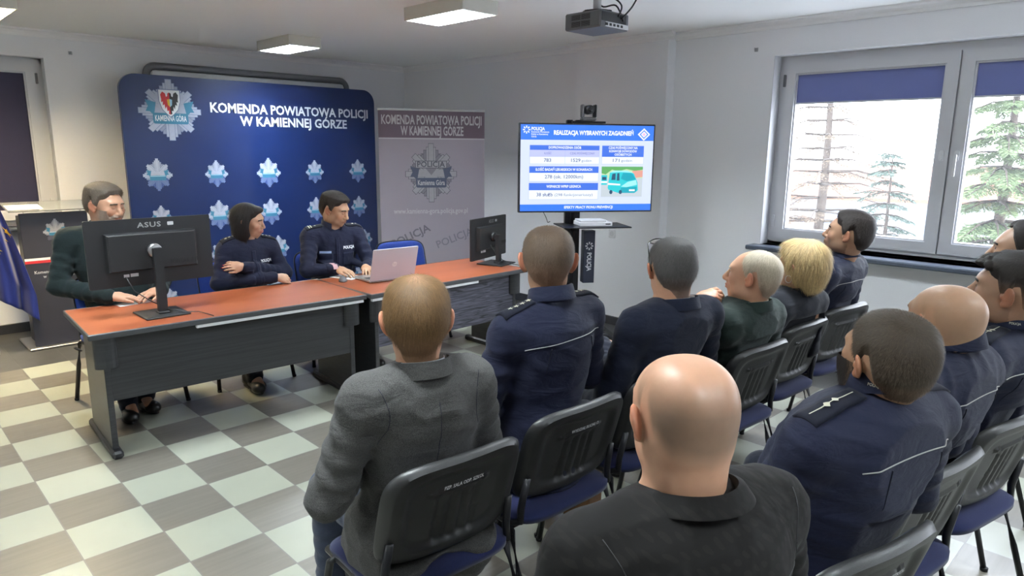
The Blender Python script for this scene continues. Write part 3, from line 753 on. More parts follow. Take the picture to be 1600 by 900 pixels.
# ------------------------------------------------------------------ star emblems
def star_emblem(mb, fr, cx, cy, R, mats=(0, 1, 2), c=.001, detail=True, sq=1.12, fade=None):
    """eight-rayed star of stepped bars; mats = light, mid, dark slots"""
    def bar(a, off, w, L, mi, cc):
        ca, sa = math.cos(a), math.sin(a); q = []
        for s, t in ((0, -w/2), (L, -w/2), (L, w/2), (0, w/2)):
            u, v = s*ca-(t+off)*sa, s*sa+(t+off)*ca; q.append((cx+u*R, cy+v*R*sq))
        flat_poly(mb, q, fr, cc, mi)
    layers = [(-.40, .11, .54), (.40, .11, .54), (-.30, .11, .66), (.30, .11, .66), (-.20, .11, .78), (.20, .11, .78), (-.11, .10, .88), (.11, .10, .88), (0, .17, 1.)]
    flat_poly(mb, [(cx+.60*R*math.cos(k*PI/12), cy+.60*R*sq*math.sin(k*PI/12)) for k in range(24)], fr, c-.0001, mats[1])
    for k in range(8):
        a = k*PI/4; f = (1. if k == 2 else (.93 if k == 6 else .90)) if k % 2 == 0 else .86
        for i, (o_, w, L) in enumerate(layers):
            if not detail and i < 2: continue
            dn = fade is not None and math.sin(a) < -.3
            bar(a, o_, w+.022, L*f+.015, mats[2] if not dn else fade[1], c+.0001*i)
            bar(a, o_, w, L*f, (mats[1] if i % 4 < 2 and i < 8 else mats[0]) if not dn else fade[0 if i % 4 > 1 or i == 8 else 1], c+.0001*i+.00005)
def ribbon(mb, fr, cx, cy, R, mi_r, mi_p, body, mi_t, c=.0035, plate=None):
    flat_poly(mb, [(cx-.46*R, cy-.02*R), (cx+.46*R, cy-.02*R), (cx+.46*R, cy+.22*R), (cx-.46*R, cy+.22*R)], fr, c-.0006, mi_p)
    flat_poly(mb, [(cx-.74*R, cy+.34*R), (cx-.42*R, cy+.26*R), (cx-.50*R, cy-.14*R), (cx-.62*R, cy-.02*R), (cx-.74*R, cy-.02*R), (cx-.66*R, cy+.14*R)], fr, c-.0003, mi_r)
    flat_poly(mb, [(cx+.74*R, cy+.34*R), (cx+.42*R, cy+.26*R), (cx+.50*R, cy-.14*R), (cx+.62*R, cy-.02*R), (cx+.74*R, cy-.02*R), (cx+.66*R, cy+.14*R)], fr, c-.0003, mi_r)
    flat_poly(mb, rrect(cx-.54*R, cy-.40*R, cx+.54*R, cy-.06*R, .06*R, 3), fr, c, mi_r)
    if body: flat_text(mb, body, fr, cx, cy-.235*R, .25*R, c+.0006, .02, mi_t, width=.96*R)
    else: flat_poly(mb, rect(cx-.5*R, cy-.13*R, cx+.5*R, cy-.08*R), fr, c+.0006, mi_t)

# ------------------------------------------------------------------ navy press backdrop
def backdrop():
    r = empty('press_backdrop', (2.73, 3.05, 0), label='large navy fabric press wall with silver star emblems and white title behind the desks', cat='backdrop')
    fr0 = lambda u, v, w: (u-2.73, w, v)
    x0, x1, z1 = 1.405, 4.05, 2.262
    mb = MB(); mb.prism(rrect(x0, .03, x1, z1, .14, 8), 0, .045, fr0); mb.build('panel', M['navy_board'], r)
    fr = plane_frame((-2.73, 0, 0), (1, 0, 0), (0, -1, 0))
    mats = [M['silver1'], M['silver2'], M['silver3'], M['teal'], M['white'], M['red'], M['black'], M['gold'], M['lblue'], M['fade1'], M['fade2']]
    mb = MB(); cx, cy, R = 1.822, 1.945, .305
    star_emblem(mb, fr, cx, cy, R, sq=.93)
    flat_poly(mb, rect(cx-.40*R, cy+.22*R, cx+.42*R, cy+.54*R), fr, .0026, 0)
    ribbon(mb, fr, cx, cy, R*.95, 3, 0, 'KAMIENNA GÓRA', 4, c=.0036)
    # shield with a half red, half black eagle
    def sh(k, mi, c, side=None):
        p = [(-.30, .62), (.30, .62), (.30, .30), (.22, .05), (.10, -.08), (0, -.16), (-.10, -.08), (-.22, .05), (-.30, .30)]
        flat_poly(mb, [(cx+.0*R+x*k*R, cy+(.23+(y-.23)*k)*R) for x, y in p], fr, c, mi)
    sh(1.06, 2, .0044); sh(1., 4, .0046)
    half = [(0, .55), (.05, .52), (.06, .44), (.10, .42), (.12, .52), (.20, .57), (.26, .48), (.24, .34), (.25, .26), (.20, .28), (.21, .16), (.16, .20), (.14, .06), (.10, .14), (.09, .0), (.04, .02), (.05, -.08), (0, -.10)]
    flat_poly(mb, [(cx+x*R*.98, cy+y*R) for x, y in half], fr, .0048, 6)
    flat_poly(mb, [(cx-x*R*.98, cy+y*R) for x, y in half][::-1], fr, .0048, 5)
    flat_poly(mb, [(cx-.075*R, cy+.34*R), (cx, cy+.36*R), (cx, cy+.12*R), (cx-.06*R, cy+.18*R)], fr, .0050, 7)
    flat_poly(mb, [(cx+.075*R, cy+.34*R), (cx, cy+.36*R), (cx, cy+.12*R), (cx+.06*R, cy+.18*R)], fr, .0050, 8)
    mb.build('large_emblem', mats, r)
    mb = MB(); flat_text(mb, 'KOMENDA POWIATOWA POLICJI', fr, 3.075, 1.992, .128, .0015, .027, 0, width=1.77)
    flat_text(mb, 'W KAMIENNEJ GÓRZE', fr, 3.08, 1.872, .128, .0015, .027, 0, width=1.21); mb.build('title_lettering', [M['white']], r)
    base = None
    for j, z in enumerate((1.36, .955, .565, .17)):
        for i, x in enumerate((1.662, 2.205, 2.742, 3.265, 3.805)):
            if base is None:
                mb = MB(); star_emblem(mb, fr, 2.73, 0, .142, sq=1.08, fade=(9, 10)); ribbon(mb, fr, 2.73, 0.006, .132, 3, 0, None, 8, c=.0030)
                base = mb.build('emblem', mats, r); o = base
            else: o = base.copy(); COL.objects.link(o); o.parent = r
            s = (1., .86, 1., .82, .86)[i] if j == 0 else (.8, .96, .9, .86, .8)[i]
            o.scale = (s, 1, s); o.location = (x-2.73+(.06 if j == 2 and i > 1 else 0), -.0002, z)
    mb = MB()
    for x in (1.75, 3.70): mb.box((x-2.73-.03, -.14, 0), (x-2.73+.03, .10, .025), bev=.006); mb.box((x-2.73-.015, .045, .02), (x-2.73+.015, .075, 2.1))
    mb.build('stand_foot', M['mid_plastic'], r)
    # grey looped frame rising behind the panel
    f = empty('banner_frame', (2.74, 3.20, 0), label='grey padded frame bar rising behind the top of the navy press wall', cat='frame')
    mb = MB(); pts = [(-1.05, 0, 0.02), (-1.05, 0, 2.25)]
    for a in np.linspace(PI, PI/2, 6): pts.append((-1.05+.08+.08*math.cos(a), 0, 2.275+.08*math.sin(a)))
    for a in np.linspace(PI/2, 0, 6): pts.append((1.05-.08+.08*math.cos(a), 0, 2.275+.08*math.sin(a)))
    pts += [(1.05, 0, 2.25), (1.05, 0, .02)]
    mb.tube(pts, .034, 10, up=(0, 1, 0), flat=.6); mb.build('bar', M['mid_plastic'], f, smooth=True)
    mb = MB(); mb.box((-1.0, -.012, .2), (1.0, .012, 2.315), bev=.004); mb.build('back_panel', M['white_plastic'], f)
backdrop()

# ------------------------------------------------------------------ roll-up banner
def rollup():
    a = np.array([3.194, 1.692]); b_ = np.array([4.074, 1.189]); u = (b_-a); W = float(np.linalg.norm(u)); ang = math.atan2(u[1], u[0])
    r = empty('rollup_banner', (a[0], a[1], 0), ang, label='tall greyish mauve roll-up banner with a large star emblem in the corner of the room', cat='banner')
    mb = MB(); mb.box((0, -.002, .06), (W, .002, 1.985)); mb.build('banner_sheet', M['roll_grey'], r)
    mb = MB(); mb.box((0, -.0035, 1.722), (W, -.0021, 1.975)); mb.build('header_band', M['roll_head'], r)
    mb = MB(); mb.box((-.004, -.010, 1.972), (W+.004, .010, 1.992), bev=.004); mb.build('top_rail', M['alu'], r)
    mb = MB(); mb.box((-.02, -.07, .005), (W+.02, .07, .075), bev=.02); mb.box((.1, -.16, 0), (.14, .16, .012)); mb.box((W-.14, -.16, 0), (W-.1, .16, .012)); mb.build('cassette', M['alu'], r)
    fr = plane_frame((0, -.0036, 0), (1, 0, 0), (0, -1, 0))
    mb = MB(); flat_text(mb, 'KOMENDA POWIATOWA POLICJI', fr, W*.5, 1.885, .118, .0004, .025, 0, width=.955)
    flat_text(mb, 'W KAMIENNEJ GÓRZE', fr, W*.5, 1.785, .118, .0004, .025, 0, width=.60); flat_poly(mb, rect(0, 1.712, W, 1.724), fr, .0004, 0); mb.build('title_lettering', [M['lgrey']], r)
    fr = plane_frame((0, -.0022, 0), (1, 0, 0), (0, -1, 0))
    mats = [M['gsil1'], M['gsil2'], M['gsil3'], M['slate_blue'], M['lgrey'], M['black']]
    mb = MB(); cx, cy, R = .49, 1.385, .272; star_emblem(mb, fr, cx, cy, R, sq=1.05)
    ribbon(mb, fr, cx, cy-.02, R, 3, 0, 'Kamienna Góra', 4, c=.0036)
    flat_poly(mb, rect(cx-.56*R, cy+.20*R, cx+.56*R, cy+.46*R), fr, .0040, 2); flat_poly(mb, rect(cx-.54*R, cy+.22*R, cx+.54*R, cy+.44*R), fr, .0042, 0)
    flat_text(mb, 'POLICJA', fr, cx, cy+.33*R, .27*R, .0045, .015, 2, width=.98*R)
    flat_poly(mb, [(cx-.2*R, cy+.20*R), (cx+.2*R, cy+.20*R), (cx, cy-.04*R)], fr, .0044, 1)
    mb.build('star_emblem', mats, r)
    mb = MB(); flat_text(mb, 'www.kamienna-gora.policja.gov.pl', fr, .485, 1.03, .070, .0006, .012, 0, width=.72); mb.build('web_address', [M['lgrey']], r)
    mb = MB(); flat_text(mb, 'POLICJA', fr, .285, .79, .105, .0006, .02, 0, width=.40, rot=.42); flat_text(mb, 'POLICJA', fr, .715, .76, .105, .0006, .012, 1, width=.38, rot=.36)
    mb.build('slanted_lettering', [M['roll_mark'], plain('fainter_print', rgb(.25, .24, .29), .5)], r)
rollup()

# ------------------------------------------------------------------ television on its stand
def tv():
    a = np.array([3.287, -.089, 0]); u = np.array([.833, -.554]); ang = math.atan2(u[1], u[0]); W = 1.083; z0, z1 = 1.156, 1.822
    r = empty('television', (a[0], a[1], 0), ang, label='flat television showing a blue and white slide of figures', cat='television')
    mb = MB(); mb.box((-.008, .002, z0-.012), (W+.008, .045, z1+.008), bev=.004); mb.box((.25, .04, z0+.1), (W-.25, .075, z1-.15), bev=.01); mb.build('casing', M['dark_plastic'], r)
    fr = plane_frame((0, .0015, 0), (1, 0, 0), (0, -1, 0))
    K = dict(hdr=rgb(.035, .20, .95), bg=rgb(.66, .74, 1.0), white=rgb(.85, .93, 1.), tab=rgb(.05, .17, .78), pale=rgb(.52, .56, .95), txt=rgb(.10, .13, .33), line=rgb(.35, .42, .80), wt=rgb(.92, .96, 1.0), pink=rgb(.85, .45, .75))
    names = list(K); mats = [emit('screen_'+n, K[n], .60) for n in names]; mi = {n: i for i, n in enumerate(names)}
    mb = MB(); P = lambda x0, y0, x1, y1, n, c: flat_poly(mb, rect(x0, y0, x1, y1), fr, c, mi[n])
    P(0.004, z0, W-.004, z1-.004, 'bg', .0005); P(.004, 1.703, W-.004, z1-.004, 'hdr', .001); P(.004, z0, W-.004, 1.208, 'hdr', .001)
    T = lambda s, x, y, size, n, w=None, bold=.03, al='CENTER', c=.002: flat_text(mb, s, fr, x, y, size, c, bold, mi[n], width=w, align=al)
    T('REALIZACJA WYBRANYCH ZAGADNIEŃ', .587, 1.757, .046, 'wt', .645, .04)
    T('POLICJA', .088, 1.785, .034, 'wt', .105, .035, 'LEFT')
    for i, s in enumerate(('Komenda Powiatowa', 'Policji w Kamiennej', 'Górze')): T(s, .088, 1.762-.0175*i, .017, 'wt', (.14, .13, .04)[i], .02, 'LEFT')
    star = MB()
    for k in range(8):
        an = k*PI/4; q = [(.050+math.cos(an+d)*rr, 1.778+math.sin(an+d)*rr) for d, rr in ((-.28, .014), (-.16, .030), (.16, .030), (.28, .014))]; flat_poly(mb, q, fr, .002, mi['wt'])
    flat_poly(mb, [(.997+x*.052, 1.752+y*.048) for x, y in ((0, -1), (1, 0), (0, 1), (-1, 0))], fr, .0015, mi['wt'])
    flat_poly(mb, [(.997+x*.037, 1.752+y*.034) for x, y in ((0, -1), (1, 0), (0, 1), (-1, 0))], fr, .0020, mi['hdr'])
    flat_poly(mb, [(.997+x*.026, 1.752+y*.024) for x, y in ((0, -1), (1, 0), (0, 1), (-1, 0))], fr, .0025, mi['wt'])
    flat_poly(mb, [(.997+math.cos(t)*.011, 1.752+math.sin(t)*.011) for t in np.linspace(0, 2*PI, 14)[:-1]], fr, .003, mi['pink'])
    # first table
    P(.076, 1.520, .636, 1.664, 'line', .001); P(.078, 1.627, .634, 1.662, 'tab', .0015); P(.078, 1.574, .634, 1.627, 'pale', .0015); P(.078, 1.522, .357, 1.574, 'white', .0015); P(.359, 1.522, .634, 1.574, 'white', .0015); P(.357, 1.522, .3585, 1.627, 'line', .002)
    T('DOPROWADZENIA OSÓB', .356, 1.645, .026, 'wt', .26, .03); T('ILOŚĆ', .22, 1.601, .023, 'txt', .055, .0); T('CZAS POŚWIĘCONY', .497, 1.601, .023, 'txt', .20, 0)
    T('783', .218, 1.548, .038, 'txt', .058, .015); T('1529', .445, 1.548, .038, 'txt', .075, .015); T('godzin', .532, 1.546, .027, 'txt', .082, .0)
    P(.074, 1.386, .634, 1.503, 'line', .001); P(.076, 1.452, .632, 1.501, 'tab', .0015); P(.076, 1.388, .632, 1.452, 'white', .0015)
    T('ILOŚĆ BADAŃ LEKARSKICH W KONARACH', .353, 1.477, .028, 'wt', .455, .03); T('278 (ok. 12000km)', .353, 1.421, .038, 'txt', .31, .012)
    P(.072, 1.245, .634, 1.375, 'line', .001); P(.074, 1.318, .632, 1.373, 'tab', .0015); P(.074, 1.247, .632, 1.318, 'white', .0015)
    T('WSPARCIE WPRP LEGNICA', .353, 1.346, .028, 'wt', .28, .03); T('38 służb', .20, 1.283, .038, 'txt', .13, .015); T('(298 funkcjonariuszy)', .435, 1.281, .030, 'txt', .31, .0)
    P(.656, 1.520, 1.003, 1.664, 'line', .001); P(.658, 1.577, 1.001, 1.662, 'tab', .0015); P(.658, 1.522, 1.001, 1.577, 'white', .0015)
    for i, s in enumerate(('CZAS POŚWIĘCONY NA', 'KONWOJE DOWODÓW', 'OSOBISTYCH')): T(s, .83, 1.646-.026*i, .025, 'wt', (.24, .23, .14)[i], .03)
    T('171', .775, 1.549, .036, 'txt', .055, .01); T('godzin', .862, 1.548, .027, 'txt', .09, 0)
    T('EFEKTY PRACY PIONU PREWENCJI', .56, 1.183, .028, 'wt', .40, .03)
    mb.build('screen', mats, r)
    # the picture of the van on the slide
    pk = dict(sky=rgb(.55, .75, .45), tree=rgb(.12, .42, .12), road=rgb(.55, .62, .68), brick=rgb(.75, .35, .28), body=rgb(.02, .60, .68), lite=rgb(.35, .85, .92), dark=rgb(.02, .08, .16), wht=rgb(.9, .95, 1), teal2=rgb(.0, .38, .50))
    pn = list(pk); pm = [emit('slide_'+n, pk[n], .60) for n in pn]; pi = {n: i for i, n in enumerate(pn)}
    mb = MB(); X0, Y0, PW, PH = .658, 1.264, .343, .238
    Q = lambda pts, n, c: flat_poly(mb, [(X0+x*PW, Y0+y*PH) for x, y in pts], fr, c, pi[n])
    Q(rect(0, 0, 1, 1), 'road', .0015); Q(rect(0, .62, 1, 1), 'sky', .0018); Q([(0, .78), (.1, .74), (.25, .9), (.4, .84), (.6, .92), (.8, .86), (1, .9), (1, 1), (0, 1)], 'tree', .0020); Q([(.78, .62), (1, .66), (1, .88), (.74, .86)], 'brick', .0022)
    Q(rect(0, .40, .14, .72), 'body', .0022); Q(rect(.02, .56, .12, .66), 'dark', .0024); Q(rect(0, .46, .14, .52), 'wht', .0024)
    Q([(.16, .30), (.20, .80), (.30, .87), (.62, .87), (.78, .78), (.88, .48), (.90, .22), (.82, .13), (.42, .13), (.18, .24)], 'body', .0026)
    Q([(.20, .80), (.30, .87), (.62, .87), (.78, .78), (.70, .80), (.46, .82)], 'lite', .0030)
    Q([(.24, .56), (.26, .76), (.34, .78), (.34, .56)], 'dark', .0030); Q([(.37, .54), (.38, .78), (.43, .79), (.44, .54)], 'dark', .0030)
    Q([(.47, .60), (.52, .80), (.74, .78), (.84, .58), (.62, .52)], 'teal2', .0030); Q([(.48, .34), (.64, .50), (.84, .56), (.87, .40), (.62, .32)], 'lite', .0030)
    Q([(.46, .13), (.48, .30), (.60, .32), (.87, .34), (.86, .18), (.80, .13)], 'teal2', .0032); Q(rect(.68, .19, .82, .25), 'wht', .0035); Q([(.16, .40), (.46, .38), (.46, .43), (.17, .46)], 'wht', .0031)
    for wx in (.24, .47): Q([(wx+math.cos(t)*.04, .16+math.sin(t)*.07) for t in np.linspace(0, 2*PI, 12)[:-1]], 'dark', .0036)
    mb.build('slide_picture', pm, r)
    # wheeled stand
    s = empty('television_stand', (a[0], a[1], 0), ang, label='black wheeled column stand carrying the television and a small shelf', cat='television stand')
    mb = MB(); mb.box((.398, .105, .10), (.445, .150, 1.86), bev=.004); mb.box((.470, .105, .10), (.522, .150, 1.86), bev=.004); mb.box((.44, .115, .10), (.475, .145, 1.80)); mb.build('column', M['black_metal'], s)
    mb = MB(); mb.box((.30, .076, 1.38), (.76, .104, 1.62), bev=.005); mb.build('bracket', M['black_metal'], s)
    mb = MB(); mb.box((.06, -.02, .055), (.12, .42, .10), bev=.01); mb.box((.80, -.02, .055), (.86, .42, .10), bev=.01); mb.box((.06, .10, .06), (.86, .16, .10), bev=.01); mb.build('base', M['black_metal'], s)
    for x in (.09, .83):
        for y in (.02, .39):
            mb = MB(); mb.lathe([(.012, -.012), (.026, -.010), (.026, .010), (.012, .012)], (x, y, .027), 14, axis='x'); mb.build('castor', M['dark_plastic'], s, smooth=False)
    mb = MB(); mb.box((.30, -.24, 1.040), (.84, .10, 1.050), bev=.003); mb.prism([(.0, 1.04), (.0, .985), (.16, 1.04)], .46, .50, lambda u, v, w: (w, .10-u, v)); mb.build('shelf', M['black_metal'], s)
    mb = MB(); mb.box((.43, .06, 1.835), (.70, .16, 1.850), bev=.003); mb.box((.455, .105, 1.79), (.58, .15, 1.836)); mb.build('camera_shelf', M['black_metal'], s)
    mb = MB(); mb.box((.545, .05, .56), (.640, .13, .99), bev=.003); bx = mb.build('side_case', plain('dark_blue_case', rgb(.022, .026, .045), .4, vary=.1), s)
    frb = plane_frame((0, .0495, 0), (1, 0, 0), (0, -1, 0)); mb = MB()
    flat_text(mb, 'POLICJA', frb, .592, .735, .052, .0006, .025, 0, width=.15, rot=-PI/2)
    for k in range(8):
        an = k*PI/4+PI/8
        for off in (-.009, .009): flat_poly(mb, [(.592+math.cos(an)*rr-math.sin(an)*(off+dd), .865+math.sin(an)*rr+math.cos(an)*(off+dd)) for rr, dd in ((.014, -.0035), (.032, -.0035), (.032, .0035), (.014, .0035))], frb, .0006, 0)
    mb.build('case_lettering', [M['lgrey']], bx)
    # camera on top
    c = empty('conference_camera', (a[0]+.833*.585+.554*.0+.0, a[1]-.554*.585+.06, 1.851), ang, label='small grey pan-tilt conference camera above the television', cat='camera')
    mb = MB(); mb.box((-.055, -.045, 0), (.055, .05, .028), bev=.01); mb.build('base', M['mid_plastic'], c)
    for sx in (-1, 1):
        mb = MB(); mb.box((sx*.05-.008, -.035, .025), (sx*.05+.008, .035, .125), bev=.007); mb.build('yoke_arm', M['mid_plastic'] if sx < 0 else M['dark_plastic'], c)
    mb = MB(); mb.lathe([(.0, -.05), (.028, -.05), (.034, -.045), (.036, .03), (.028, .045), (0, .045)], (0, 0, .085), 20, axis='y'); mb.build('lens_head', M['dark_plastic'], c, smooth=True)
    mb = MB(); mb.lathe([(0, -.054), (.018, -.054), (.020, -.048)], (0, 0, .085), 20, axis='y'); mb.build('lens', M['frame_black'], c, smooth=True)
    d = empty('media_box', (a[0], a[1], 1.0505), ang, label='flat silver and white media box lying on the shelf under the television', cat='media box')
    mb = MB(); mb.box((.445, -.17, 0), (.705, .02, .030), bev=.003); mb.build('casing', M['white_plastic'], d)
    mb = MB(); mb.box((.45, -.16, .0305), (.66, .0, .046), bev=.003); mb.build('top_unit', M['lgrey'], d)
    mb = MB(); mb.box((.65, -.1715, .012), (.69, -.1695, .020)); mb.build('slot', M['black'], d)
    mb = MB(); k = [(3.62, .02, 1.2), (3.60, -.0, 1.12), (3.66, -.10, 1.085), (3.68, -.12, 1.065)]
    mb.tube([(3.53+.02*math.sin(t*5), -.09-.12*t, 1.17-.10*t-.05*math.sin(t*PI)) for t in np.linspace(0, 1, 10)], .003, 6); o = mb.build('power_cable', M['black'], None, smooth=True)
    prop(o, 'thin black cable drooping from the television to the shelf box', 'cable')
tv()

# ------------------------------------------------------------------ lectern, glass reading top
def lectern():
    r = empty('lectern', (.49, 2.65, 0), label='dark slate lectern with silver star and white-red stripe at the far left', cat='lectern')
    mb = MB(); mb.box((0, 0, .02), (.47, .022, 1.10), bev=.003); mb.box((0.03, .022, .02), (.05, .34, 1.06)); mb.box((.42, .022, .02), (.44, .34, 1.06)); mb.build('front_panel', M['lectern'], r)
    mb = MB(); mb.box((-.05, -.06, 0), (.50, .40, .02), bev=.006); mb.build('base_plate', M['steel'], r)
    g = plain('lectern_glass', rgb(.75, .78, .8), .08, Transmission_Weight=.6) if False else plain('lectern_glass', rgb(.72, .75, .76), .1, vary=.02)
    g.node_tree.nodes['Principled BSDF'].inputs['Transmission Weight'].default_value = .75
    mb = MB(); mb.prism([(-.05, 1.115), (.34, 1.16), (.34, 1.17), (-.05, 1.125)], -.07, .52, lambda u, v, w: (w, u, v)); mb.build('reading_top', g, r)
    for x in (.04, .43):
        mb = MB(); mb.lathe([(.008, 1.10), (.008, 1.125)], (x, .03, 0), 10); mb.build('stud', M['alu'], r)
    fr = plane_frame((0, -.0005, 0), (1, 0, 0), (0, -1, 0)); mats = [M['gsil1'], M['gsil2'], M['gsil3'], M['teal'], M['white'], M['red'], M['fade1'], M['lectern']]
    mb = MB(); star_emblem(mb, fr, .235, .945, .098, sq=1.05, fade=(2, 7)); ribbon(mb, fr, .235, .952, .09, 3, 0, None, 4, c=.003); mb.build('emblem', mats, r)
    mb = MB(); flat_poly(mb, rect(0, .722, .47, .742), fr, .001, 0); flat_poly(mb, rect(0, .700, .47, .722), fr, .001, 1); mb.build('stripe', [M['white'], M['red']], r)
    mb = MB(); flat_text(mb, 'Komenda Powiatowa Policji', fr, .235, .625, .034, .001, .02, 0, width=.36); flat_text(mb, 'w Kamiennej Górze', fr, .235, .588, .034, .001, .02, 0, width=.25); mb.build('lettering', [M['lgrey']], r)
    p = empty('paper_sheet', (.33, 2.66, 1.129), label='white sheet lying on the left corner of the lectern top', cat='paper')
    mb = MB(); mb.prism([(0, .0), (.20, .023), (.20, .026), (0, .003)], .10, .33, lambda u, v, w: (w, u, v)); mb.build('sheet', M['paper'], p)
lectern()

def star5(cx, cy, R, rot=0): return [(cx+(R if k % 2 == 0 else R*.4)*math.sin(k*PI/5+rot), cy+(R if k % 2 == 0 else R*.4)*math.cos(k*PI/5+rot)) for k in range(10)]
def flag():
    r = empty('flag_on_pole', (.14, 2.62, 0), label='drooping blue flag with yellow stars at the left edge', cat='flag')
    mb = MB(); mb.lathe([(.15, 0), (.15, .015), (.05, .04), (.018, .06), (.018, .1)], (-.03, .1, 0), 24); mb.build('pole_base', M['steel'], r, smooth=True)
    mb = MB(); mb.tube([(-.03, .1, .03), (-.03, .1, 2.0)], .014, 10); mb.build('pole', M['alu'], r, smooth=True)
    nu, nv = 40, 40
    def surf(s, t):   # s across, t down
        w = .24+.22*min(1, t*1.25)**.8
        x = -.03+s*w*.92
        y = .02+.060*math.sin(s*15+t*2.2)+.030*math.sin(s*31+1+t)*t
        zt = 1.60-.20*s-.12*s*s; zb = .52-.28*s**1.5
        return (x, y, zt+(zb-zt)*t)
    vs = [surf(i/nu, j/nv) for j in range(nv+1) for i in range(nu+1)]; fs = [(j*(nu+1)+i, j*(nu+1)+i+1, (j+1)*(nu+1)+i+1, (j+1)*(nu+1)+i) for j in range(nv) for i in range(nu)]
    o = mesh_obj('flag_cloth', vs, fs, M['flag_blue'], r, smooth=True); md = o.modifiers.new('s', 'SOLIDIFY'); md.thickness = .002
    for (cs, ct) in ((.30, .10), (.60, .12), (.86, .20), (.30, .42), (.78, .44), (.92, .34), (.28, .62), (.55, .58)):
        pts = star5(0, 0, .036, .2*cs); q = []
        for (px, pz) in pts:
            s = cs+px/.42; t = ct-pz/1.05; x, y, z = surf(min(1, max(0, s)), t); q.append((x, y-.004, z))
        c = surf(cs, ct); mb = MB(); mb.add([(c[0], c[1]-.005, c[2])]+q, [(0, k+1, (k+1) % 10+1) for k in range(10)]); mb.build('star', M['gold'], r)
flag()

# ------------------------------------------------------------------ monitors, laptop, mouse
def monitor(name, cx, cy, W, H_, zb, ang, label, tilt=0., stand_off=.07, base_c=None, sticker=True, base_rz=0.):
    """ang: heading of the panel's left-to-right run seen from its back"""
    r = empty(name, (cx, cy, DZ), ang, label=label, cat='monitor')
    mb = MB(); fr = lambda u, v, w: (u, w, v)
    z0 = zb-DZ; z1 = z0+H_
    mb.prism(rrect(-W/2, z0, W/2, z1, .008, 3), .012, .026, fr); mb.build('screen_frame', M['dark_plastic'], r)
    mb = MB(); mb.prism(rrect(-W/2+.008, z0+.014, W/2-.008, z1-.008, .004, 2), .026, .0275, fr); mb.build('display', M['frame_black'], r)
    # stepped rear housing
    hx, hz0, hz1 = W*.365, z0+H_*.22, z0+H_*.80
    vs = []
    for (a, b0, b1, y) in ((hx, hz0, hz1, .012), (hx*.97, hz0+.006, hz1-.006, -.014), (hx*.93, hz0+.012, hz1-.012, -.022)):
        vs += [(-a, y, b0), (a, y, b0), (a, y, b1), (-a, y, b1)]
    fs = [(8, 9, 10, 11)]+[(4*l+i, 4*l+(i+1) % 4, 4*(l+1)+(i+1) % 4, 4*(l+1)+i) for l in range(2) for i in range(4)]
    mb = MB().add(vs, fs)
    for k in range(14): x = hx*.35+k*.011; mb.box((x, -.0235, hz0+.03), (x+.004, -.0215, hz0+.055))
    mb.build('rear_housing', M['dark_plastic'], r)
    zc = z0+H_*.52
    mb = MB(); mb.lathe([(.0, -.045), (.030, -.045), (.038, -.040), (.040, -.022)], (0, 0, zc), 24, axis='y'); mb.build('pivot', M['steel'] if sticker else M['dark_plastic'], r, smooth=True)
    mb = MB(); mb.prism(rrect(-.024, .005, .024, zc+.02, .006, 3), -stand_off-.016, -stand_off+.012, fr); mb.box((-.016, -stand_off+.01, zc-.02), (.016, -.03, zc+.015)); mb.build('stand_column', M['dark_plastic'], r)
    mb = MB(); mb.box((-.118, -stand_off-.10, .0), (.118, -stand_off+.14, .010), bev=.003); mb.box((-.030, -stand_off-.03, .009), (.030, -stand_off+.03, .022), bev=.004); mb.build('stand_base', M['dark_plastic'], r)
    frb = plane_frame((0, .0118, 0), (1, 0, 0), (0, -1, 0))
    mb = MB(); flat_text(mb, 'ASUS', frb, -.005 if sticker else .03, z1-.038, .040, .001, .02, 0, width=.125 if sticker else .08, spacing=1.1); mb.build('logo', [plain('dull_silver_print', rgb(.30, .30, .30), .4)], r)
    for q in (rrect(.092, z1-.046, .125, z1-.026, .004, 2), rect(-W*.24, z0+.052, -W*.24+.028, z0+.068), rect(-W*.24+.034, z0+.052, -W*.24+.075, z0+.070)):
        mb = MB(); flat_poly(mb, q, frb, .001, 0); mb.build('sticker', [M['lgrey']], r)
    return r
m1 = monitor('monitor', .722, .262, .66, .372, .868, math.radians(.5), 'large black monitor seen from behind on the left-hand desk')
mb = MB(); pts = [(-.16, -.03, .23), (-.13, -.045, .15), (-.05, -.06, .08), (.03, -.075, .03), (.09, -.13, .012), (.16, -.17, .008), (.18, -.235, .004), (.19, -.30, .002), (.192, -.315, -.02), (.17, -.318, -.03)]
mb.tube(pts, .0028, 6); mb.build('cable', M['black'], m1, smooth=True)
m2 = monitor('monitor', 3.305, .262, .56, .335, .748, math.radians(17), 'second black monitor turned edge-on at the right end of the right-hand desk', stand_off=.075, sticker=False)
mb = MB(); mb.tube([(-.05, -.03, .16), (-.02, -.06, .09), (.03, -.10, .03), (.02, -.2, .008), (.0, -.30, .004)], .003, 6); mb.build('cable', M['black'], m2, smooth=True)
